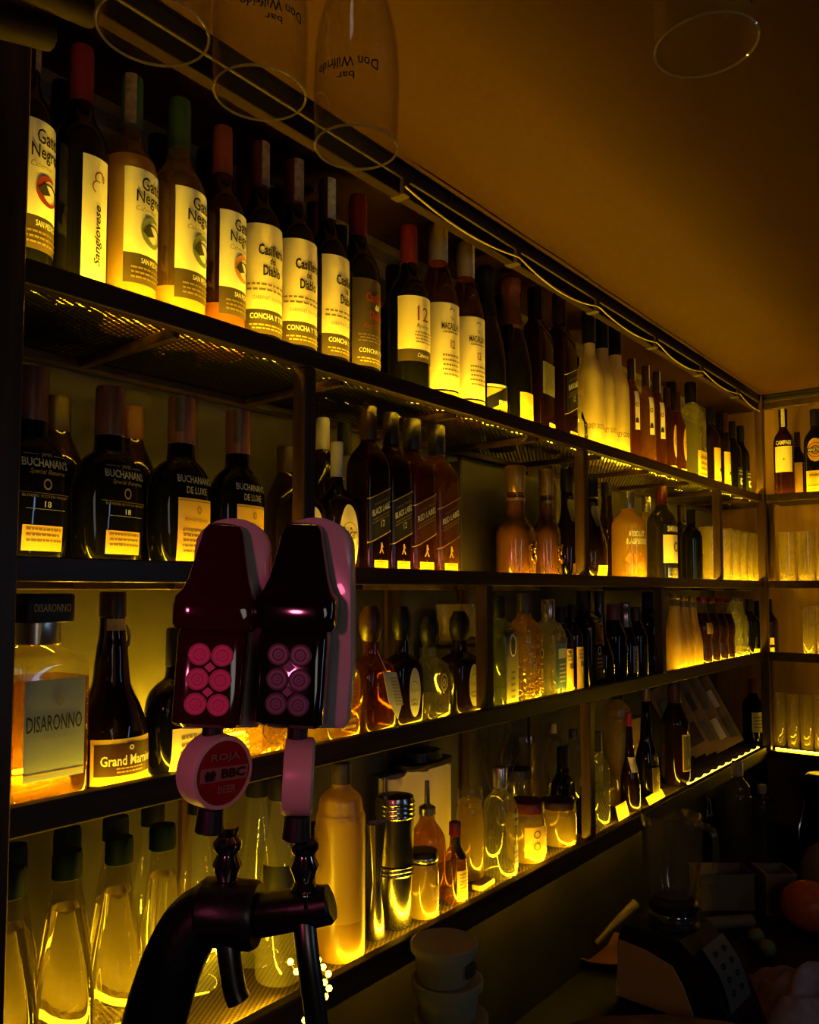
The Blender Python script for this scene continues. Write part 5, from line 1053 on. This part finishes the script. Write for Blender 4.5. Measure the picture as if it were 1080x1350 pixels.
# flat things lying by the lip
p = PZ(595, 1176, ZS['D'] + .004)
tag(MB().box((-.030, -.012, 0), (.030, .012, .012), 0, .004).build('sponge', 'sponge', loc=(p.x + .07, D + .055, ZS['D'] + .0006), rot=(0, 0, R(5))), 'brown scouring sponge lying behind the shelf lip by the hot sauce', 'sponge')
p = PY(818, 1066, D + .05); tag(MB().box((-.035, -.001, 0), (.035, .001, .036)).build('note_card', 'paper_yellow', loc=(p.x, D + .040, ZS['D'] + .0006), rot=(R(-14), 0, R(3)), smooth=False), 'glowing yellow card leaning behind the lip right of the lower post', 'card')
p = PY(862, 1035, D + .05); tag(MB().box((-.06, -.001, 0), (.06, .001, .022)).build('note_card', 'paper_yellow', loc=(p.x, D + .040, ZS['D'] + .0006), rot=(R(-30), 0, R(2)), smooth=False), 'long yellow card lying along the lip below the round emblem bottle', 'card')
# leaning snack bags
def bag(label, px, py, tilt, w, h, stripes, v, bx):
    p = Vector((bx, v, 0)); o = tag(empty('snack_bag', (p.x, v, ZS['D'] + .032)), label, 'snack bag', 'leaning bags'); o.rotation_euler = (0, R(tilt), R(-55))
    mb = MB(); nx, nz = 10, 16; rnd = random.Random(px); hgt = [[.010 * math.sin(math.pi * i / nx) * math.sin(math.pi * j / nz) + .003 * rnd.random() for i in range(nx + 1)] for j in range(nz + 1)]
    for sgn in (-1, 1):
        vs = [(-w / 2 + w * i / nx, sgn * (hgt[j][i] if 0 < i < nx and 0 < j < nz else .0004), h * j / nz) for j in range(nz + 1) for i in range(nx + 1)]
        mb.add(vs, [(j * (nx + 1) + i, j * (nx + 1) + i + 1, (j + 1) * (nx + 1) + i + 1, (j + 1) * (nx + 1) + i)[::(1 if sgn < 0 else -1)] for j in range(nz) for i in range(nx)], 0)
    b_ = mb.build('bag', 'bag_paper', o)
    for (x0, x1, z0, z1, m) in stripes:
        l_ = MB(); vs = []
        for j in range(5):
            for i in range(5):
                x = x0 + (x1 - x0) * i / 4; z = z0 + (z1 - z0) * j / 4; fi = min(nx, max(0, int((x / w + .5) * nx))); fj = min(nz, max(0, int(z / h * nz)))
                vs.append((x, -.0155, z))
        l_.add(vs, [(j * 5 + i, j * 5 + i + 1, j * 5 + i + 6, j * 5 + i + 5) for j in range(4) for i in range(4)]); l_.build('label', m, o)
for i, (px, lb) in enumerate(((920, 'leaning kraft bag with dark label, nearest the gold-rimmed bottle'), (938, 'leaning kraft bag with olive label, second from the gold-rimmed bottle'), (954, 'leaning kraft bag with cream label, third from the gold-rimmed bottle'), (968, 'leaning kraft bag with pale label, nearest the corner wine'))):
    bag(lb, px + 8, 985, -28, .105, .255, [(-.04, .038, .03, .105, ['paper_maroon', 'paper_olive', 'paper_cream', 'paper_olive'][i]), (-.038, .034, .145, .21, ['paper_olive', 'paper_brown', 'paper_olive', 'paper_cream'][i])], D + .125 - .017 * i, 2.80 + .062 * i)
p = PY(834, 930, D + .2); o = MB().box((-.05, -.03, 0), (.05, .03, .19), 0, .006).build('paper_bag', 'bag_paper', loc=(p.x, D + .205, ZS['D'] + .0006), rot=(0, 0, R(-6))); tag(o, 'upright brown paper bag behind the red-capped sauce', 'paper bag')
# glowing rope light in the far corner
em('rope_glow', (1, .62, .05), ROPE)
mb = MB(); pts = []
a, b = PY(905, 1030, D + .03), PY(1010, 975, D + .03)
for i in range(60):
    t = i / 59; x = a.x + (XR - .02 - a.x) * t; pts.append((x, D + .0255 + .003 * math.sin(i * 1.1), ZS['D'] + .011 + .0025 * math.cos(i * 1.1)))
mb.tube(pts, .0032, 8); tag(mb.build('rope_light', 'rope_glow'), 'twisted glowing rope light on the lip in the far corner of the bottom shelf', 'rope light')
# ---------------------------------------------------------------- things on the low worktop
def tub_stack():
    c = PY(590, 1300, D - .075)
    z = ZC
    rs = [.058, .058, .057, .056, .053, .050]; dx = [.012, .01, .012, .008, 0, -.008]
    lbs = ['round white tub at the bottom of the stack under the shelf edge', 'round white tub second from the bottom of the stack under the shelf edge', 'round white tub third from the bottom of the stack under the shelf edge', 'round white tub third from the top of the stack under the shelf edge', 'round white tub with thick rim, second from the top of the stack', 'round white tub with lid and dark mark, topmost of the stack under the shelf edge']
    ztop = PY(585, 1240, D - .075).z; hh = (ztop - z) / 6
    for i in range(6):
        o = tag(empty('food_tub', (c.x + dx[i], c.y, z + .0004)), lbs[i], 'tub', None); r = rs[i]
        MB().lathe([(r * .80, 0), (r * .84, .003), (r * .95, hh - .014), (r * .95, hh - .012)], 32).build('tub_body', 'tub_white', o)
        MB().lathe([(r * .95, hh - .014), (r * 1.06, hh - .013), (r * 1.07, hh - .003), (r * 1.0, hh - .001), (r * .9, hh - .002)], 32).build('lid', 'tub_white', o)
        if i == 5: label_mesh(Bot('jar', r * .99, hh), 'mark', o, .25, .6, .4, 'paper_brown', [], False, .2)
        z += hh
tub_stack()
# blender
pb = PZ(893, 1322, ZC); Mb = local_frame(Vector((pb.x, pb.y, ZC + .0005)), R(-42))
bl = tag(mempty('blender', Mb), 'blender with clear jar, cream base and grey keypad on the worktop', 'blender')
db = depth(pb); sb = db / F
def Lb(px, py): return ((px - 893) * sb, (1322 - py) * sb)
prof = [Lb(830, 1318), Lb(833, 1240), Lb(840, 1222), Lb(918, 1222), Lb(935, 1236), Lb(960, 1262), Lb(975, 1296), Lb(982, 1318)]
MB().prism(prof, -.075, .075).build('base_body', 'black_plastic', bl, smooth=False)
side = [Lb(829, 1316), Lb(835, 1243), Lb(872, 1246), Lb(908, 1256), Lb(922, 1276), Lb(938, 1316)]
MB().prism(side, -.0785, -.0745).build('side_panel', 'blender_cream', bl, smooth=False)
kp = MB(); q0, q1 = Lb(937, 1232), Lb(972, 1300)
def kpt(u_, v_, off): 
    x = q0[0] + (q1[0] - q0[0]) * v_; z = q0[1] + (q1[1] - q0[1]) * v_; bow = math.sin(math.pi * v_) * .010
    return (x + .006 + bow + off, -.055 + .11 * u_, z + .004 + bow * .5 + off * .5)
vs = [kpt(i / 4, j / 6, .002) for j in range(7) for i in range(5)]; kp.add(vs, [(j * 5 + i, j * 5 + i + 1, j * 5 + i + 6, j * 5 + i + 5) for j in range(6) for i in range(4)])
kp.build('keypad', 'keypad', bl)
for j in range(4):
    for i in range(2): MB().sphere(kpt(.3 + .4 * i, .18 + .2 * j, .002), .0085, 12, 8, sc=(.5, 1, .8)).build('button', 'black_plastic', bl)
cx, z1 = Lb(890, 1222); 
MB().lathe([(.055, 0), (.056, .004), (.05, .010), (.048, .014)], 32, (cx, 0, z1)).build('collar', 'black_plastic', bl)
MB().lathe([(.050, .014), (.051, .016), (.051, .030), (.050, .032)], 32, (cx, 0, z1)).build('silver_ring', 'chrome', bl)
MB().lathe([(.050, .032), (.052, .036), (.052, .05), (.047, .056)], 32, (cx, 0, z1)).build('jar_base', 'black_plastic', bl)
jh = Lb(0, 1078)[1] - z1
jb = MB().lathe([(.044, .056), (.046, .06), (.055, .10), (.062, jh * .6), (.066, jh), (.063, jh), (.059, jh * .6), (.052, .10), (.042, .066), (.001, .064)], 32, (cx, 0, z1), cap1=False); jb.build('jar', 'drinking_glass', bl)
MB().tube(smooth_path([(cx + .060, 0, z1 + jh * .95), (cx + .10, 0, z1 + jh * .93), (cx + .098, 0, z1 + jh * .5), (cx + .058, 0, z1 + jh * .42)]), .007, 10).build('handle', 'drinking_glass', bl)
# storage bins, fruit, dishes, cloth
def bin_(label, px, py, w, d, h, rz, m='bin_plastic'):
    p = PZ(px, py, ZC); o = empty('storage_bin', (p.x, p.y, ZC + .0005), R(rz)); tag(o, label, 'bin'); t = .003
    mb = MB()
    mb.box((-w, -d, 0), (w, d, t)); mb.box((-w, -d, t), (-w + t, d, h)); mb.box((w - t, -d, t), (w, d, h)); mb.box((-w + t, -d, t), (w - t, -d + t, h)); mb.box((-w + t, d - t, t), (w - t, d, h)); mb.build('bin_body', m, o, smooth=False)
    r_ = MB(); r_.box((-w - .003, -d - .003, h - .004), (w + .003, -d + .001, h)); r_.box((-w - .003, d - .001, h - .004), (w + .003, d + .003, h)); r_.box((-w - .003, -d + .001, h - .004), (-w + .001, d - .001, h)); r_.box((w - .001, -d + .001, h - .004), (w + .003, d - .001, h)); r_.build('rim', m, o, smooth=False)
bin_('wide divided plastic bin behind the blender jar', 952, 1192, .075, .05, .10, -52); bin_('square plastic bin with pale rim right of the wide one', 1022, 1200, .042, .045, .115, -52)
p = PZ(1066, 1228, ZC); r = 33 * depth(p) / F
o = tag(empty('orange', (p.x, p.y, ZC + .0005)), 'bright orange at the right edge of the worktop', 'orange'); MB().sphere((0, 0, r), r, 28, 18, sc=(1, 1, .96)).build('fruit', 'orange_peel', o); MB().lathe([(.001, 0), (.003, .001), (.002, .003)], 8, (0, 0, 2 * r * .975)).build('stem', 'lime', o)
p = PZ(1078, 1178, ZC); tag(MB().rings([[Vector((x, y, z)) for x, y in sect(w_, w_, 2.4, 24)] for w_, z in ((.05, 0), (.06, .01), (.058, .07), (.04, .11), (.015, .13))]).build('paper_bag', 'bag_paper', loc=(p.x + .06, p.y, ZC + .0005)), 'crumpled brown bag behind the orange', 'paper bag')
p = PZ(795, 1262, ZC); o = tag(empty('clay_dish', (p.x, p.y, ZC + .0005)), 'shallow reddish clay dish on the worktop left of the blender', 'dish')
MB().lathe([(.05, 0), (.06, .003), (.095, .022), (.098, .026), (.093, .026), (.055, .008), (.001, .007)], 32, cap1=False).build('dish_body', 'dish_clay', o)
mb = MB(); mb.tube([(-.02, .0, .034), (.02, .004, .060), (.065, .006, .085), (.105, .004, .112)], [.006, .007, .011, .013], 12); tag(mb.build('pestle', 'bin_plastic', loc=(p.x, p.y, ZC + .002), rot=(0, 0, R(-30))), 'pale wooden handle leaning out of the clay dish', 'pestle')
p = PZ(958, 1226, ZC); tag(MB().tube(smooth_path([(-.075, 0, .018), (-.03, .003, .019), (.03, -.003, .019), (.075, .0, .018)]), [.010] + [.017] * 8 + [.017] * 4 if False else .0165, 14).build('bread_roll', 'bin_plastic', loc=(p.x, p.y, ZC + .001), rot=(0, 0, R(-40))), 'long pale roll lying behind the blender base', 'roll')
for i, (px, py, lb) in enumerate(((997, 1246, 'small dark lime right of the blender base'), (1012, 1262, 'small dark lime nearer the pink towel'))):
    q = PZ(px, py, ZC); tag(MB().sphere((0, 0, .021), .021, 18, 12, sc=(1.1, 1, 1)).build('lime', 'lime', loc=(q.x, q.y, ZC + .0005)), lb, 'lime')
# towel
p = PZ(1062, 1335, ZC); mb = MB(); n = 26; vs = []
for j in range(n + 1):
    for i in range(n + 1):
        x, y = (i / n - .5) * .26, (j / n - .5) * .24; e = max(0, 1 - (2 * abs(i / n - .5)) ** 4) * max(0, 1 - (2 * abs(j / n - .5)) ** 4)
        z = .005 + e * (.05 + .022 * math.sin(x * 60 + 1.5 * math.sin(y * 30)) + .016 * math.sin(y * 52 + x * 23) + .01 * math.sin((x + y) * 95)); vs.append((x, y, max(.001, z)))
mb.add(vs, [(j * (n + 1) + i, j * (n + 1) + i + 1, (j + 1) * (n + 1) + i + 1, (j + 1) * (n + 1) + i) for j in range(n) for i in range(n)])
low = [(x, y, 0) for x, y, z in vs]; mb.add(low, [(j * (n + 1) + i, (j + 1) * (n + 1) + i, (j + 1) * (n + 1) + i + 1, j * (n + 1) + i + 1) for j in range(n) for i in range(n)])
tag(mb.build('towel', 'towel_cloth', loc=(p.x + .03, p.y - .02, ZC + .0005), rot=(0, 0, R(25)), ang=180), 'crumpled pinkish towel at the lower right on the worktop', 'towel')
# soft package in the foreground
p = PZ(868, 1400, ZC); mb = MB(); rg = []
for i in range(17):
    t = i / 16; w_ = .02 + .062 * math.sin(math.pi * min(1, max(0, t))) ** .4; rg.append([Vector((-.19 + .38 * t, w_ * math.cos(2 * math.pi * k / 20), .034 + .034 * math.sin(2 * math.pi * k / 20) * (w_ / .082) + .002 * math.sin(k * 2 + i))) for k in range(20)])
mb.rings(rg); o = mb.build('flour_bag', 'bag_paper', loc=(p.x, p.y, ZC + .001), rot=(0, 0, R(-52))); tag(o, 'long soft packet lying across the bottom edge in front of the blender', 'packet')
# squeeze bottles and dark bottles on the worktop in the corner
def wb(name, cat, label, px, yt, yb, w, kind, body, cap):
    pz = PZ(px, yb, ZC); t = pz - EYE; k = depth(pz); top = PD(px, yt, k); H = top.z - ZC
    t_ = tag(empty(name, (pz.x, pz.y, ZC + .0005)), label, cat); bt = Bot(kind, w, H)
    MB().rings(bt.rings(bt.prof, 22)).build('body', body, t_); MB().rings(bt.rings(KIND[kind]['c'], 18)).build('cap', cap, t_)
wb('squeeze_bottle', 'squeeze bottle', 'pale squeeze bottle with pointed tip in the dark corner, left of the two', 976, 1006, 1176, .040, 'squeeze', 'neck_glass', 'cap_cream')
wb('squeeze_bottle', 'squeeze bottle', 'pale squeeze bottle in the dark corner, right of the two', 1007, 1036, 1136, .036, 'squeeze', 'neck_glass', 'cap_cream')
wb('spirit_bottle', 'bottle', 'dark bottle standing on the worktop behind the blender jar', 913, 1042, 1150, .034, 'malt', 'brown_dark', 'cap_stone')
wb('spirit_bottle', 'bottle', 'dark bottle with pale cap on the worktop beside the squeeze bottles', 936, 1030, 1146, .034, 'malt', 'wine_dark', 'cap_stone')
# coffee machine under the end wall shelves
p = PX(1062, 1100, XR - .02)
o = tag(empty('coffee_machine', (XR - .14, .58, ZC + .0005)), 'dark coffee machine under the end wall shelves', 'coffee machine')
MB().box((-.02, -.26, .06), (.13, .12, .28), 0, .02).build('housing', 'machine_dark', o, smooth=False); MB().box((-.14, -.26, 0), (.13, .12, .055), 0, .012).build('drip_tray', 'machine_dark', o, smooth=False)
for y in (-.12, .04): MB().lathe([(.036, 0), (.038, .004), (.038, .045), (.03, .055)], 24, (-.06, y, .185)).build('brew_head', 'steel_dark', o); MB().tube([(-.06, y, .2), (-.15, y - .02, .195), (-.20, y - .03, .19)], .010, 12).build('brew_handle', 'black_plastic', o)
MB().box((-.10, -.24, .24), (-.02, .10, .30), 0, .012).build('head_cover', 'machine_dark', o, smooth=False)
MB().tube([(-.13, .09, .22), (-.17, .10, .14), (-.18, .10, .06)], .004, 8).build('steam_wand', 'chrome', o)
# ---------------------------------------------------------------- lights of the room and render settings
w = bpy.data.worlds.new('world'); SC.world = w; w.use_nodes = True
w.node_tree.nodes['Background'].inputs[0].default_value = (.012, .009, .005, 1); w.node_tree.nodes['Background'].inputs[1].default_value = WORLD
def area(name, loc, tgt, sx, sy, col, e):
    l = bpy.data.lights.new(name, 'AREA'); l.shape = 'RECTANGLE'; l.size = sx; l.size_y = sy; l.energy = e; l.color = col
    o = bpy.data.objects.new(name, l); COL.objects.link(o); o.location = loc
    o.rotation_euler = (Vector(tgt) - Vector(loc)).to_track_quat('-Z', 'Z').to_euler(); return o
area('blue_streak_light', (1.55, -1.0, 1.75), (.6, .9, 1.65), .06, .8, (.42, .64, 1.0), BLUE)  # added unseen lamp, narrow and tall for a blue streak on the bottles
area('soft_fill_light', (-.6, -1.7, 2.0), (.7, .9, 1.9), .5, .9, (1.0, .93, .86), FILL)  # added unseen lamp, soft fill for labels and worktop
l = bpy.data.lights.new('neon_sign_light', 'SPOT'); l.energy = NEON; l.color = (1, .13, .28); l.spot_size = R(24); l.spot_blend = .6; l.shadow_soft_size = .05
o = bpy.data.objects.new('neon_sign_light', l); COL.objects.link(o); o.location = (-.5, .12, 1.85)
o.rotation_euler = (PD(300, 880, .66) - o.location).to_track_quat('-Z', 'Z').to_euler()
SC.view_settings.view_transform = 'Standard'; SC.view_settings.look = 'None'; SC.view_settings.gamma = 1
SC.view_settings.use_curve_mapping = False; SC.view_settings.exposure = EXPO
SC.display_settings.display_device = 'sRGB'
cy = SC.cycles
cy.use_denoising = True; cy.max_bounces = 16; cy.diffuse_bounces = 3; cy.glossy_bounces = 4; cy.transmission_bounces = 10; cy.transparent_max_bounces = 28
cy.sample_clamp_indirect = 4; cy.caustics_refractive = True; cy.caustics_reflective = False; cy.blur_glossy = .5; cy.use_light_tree = True
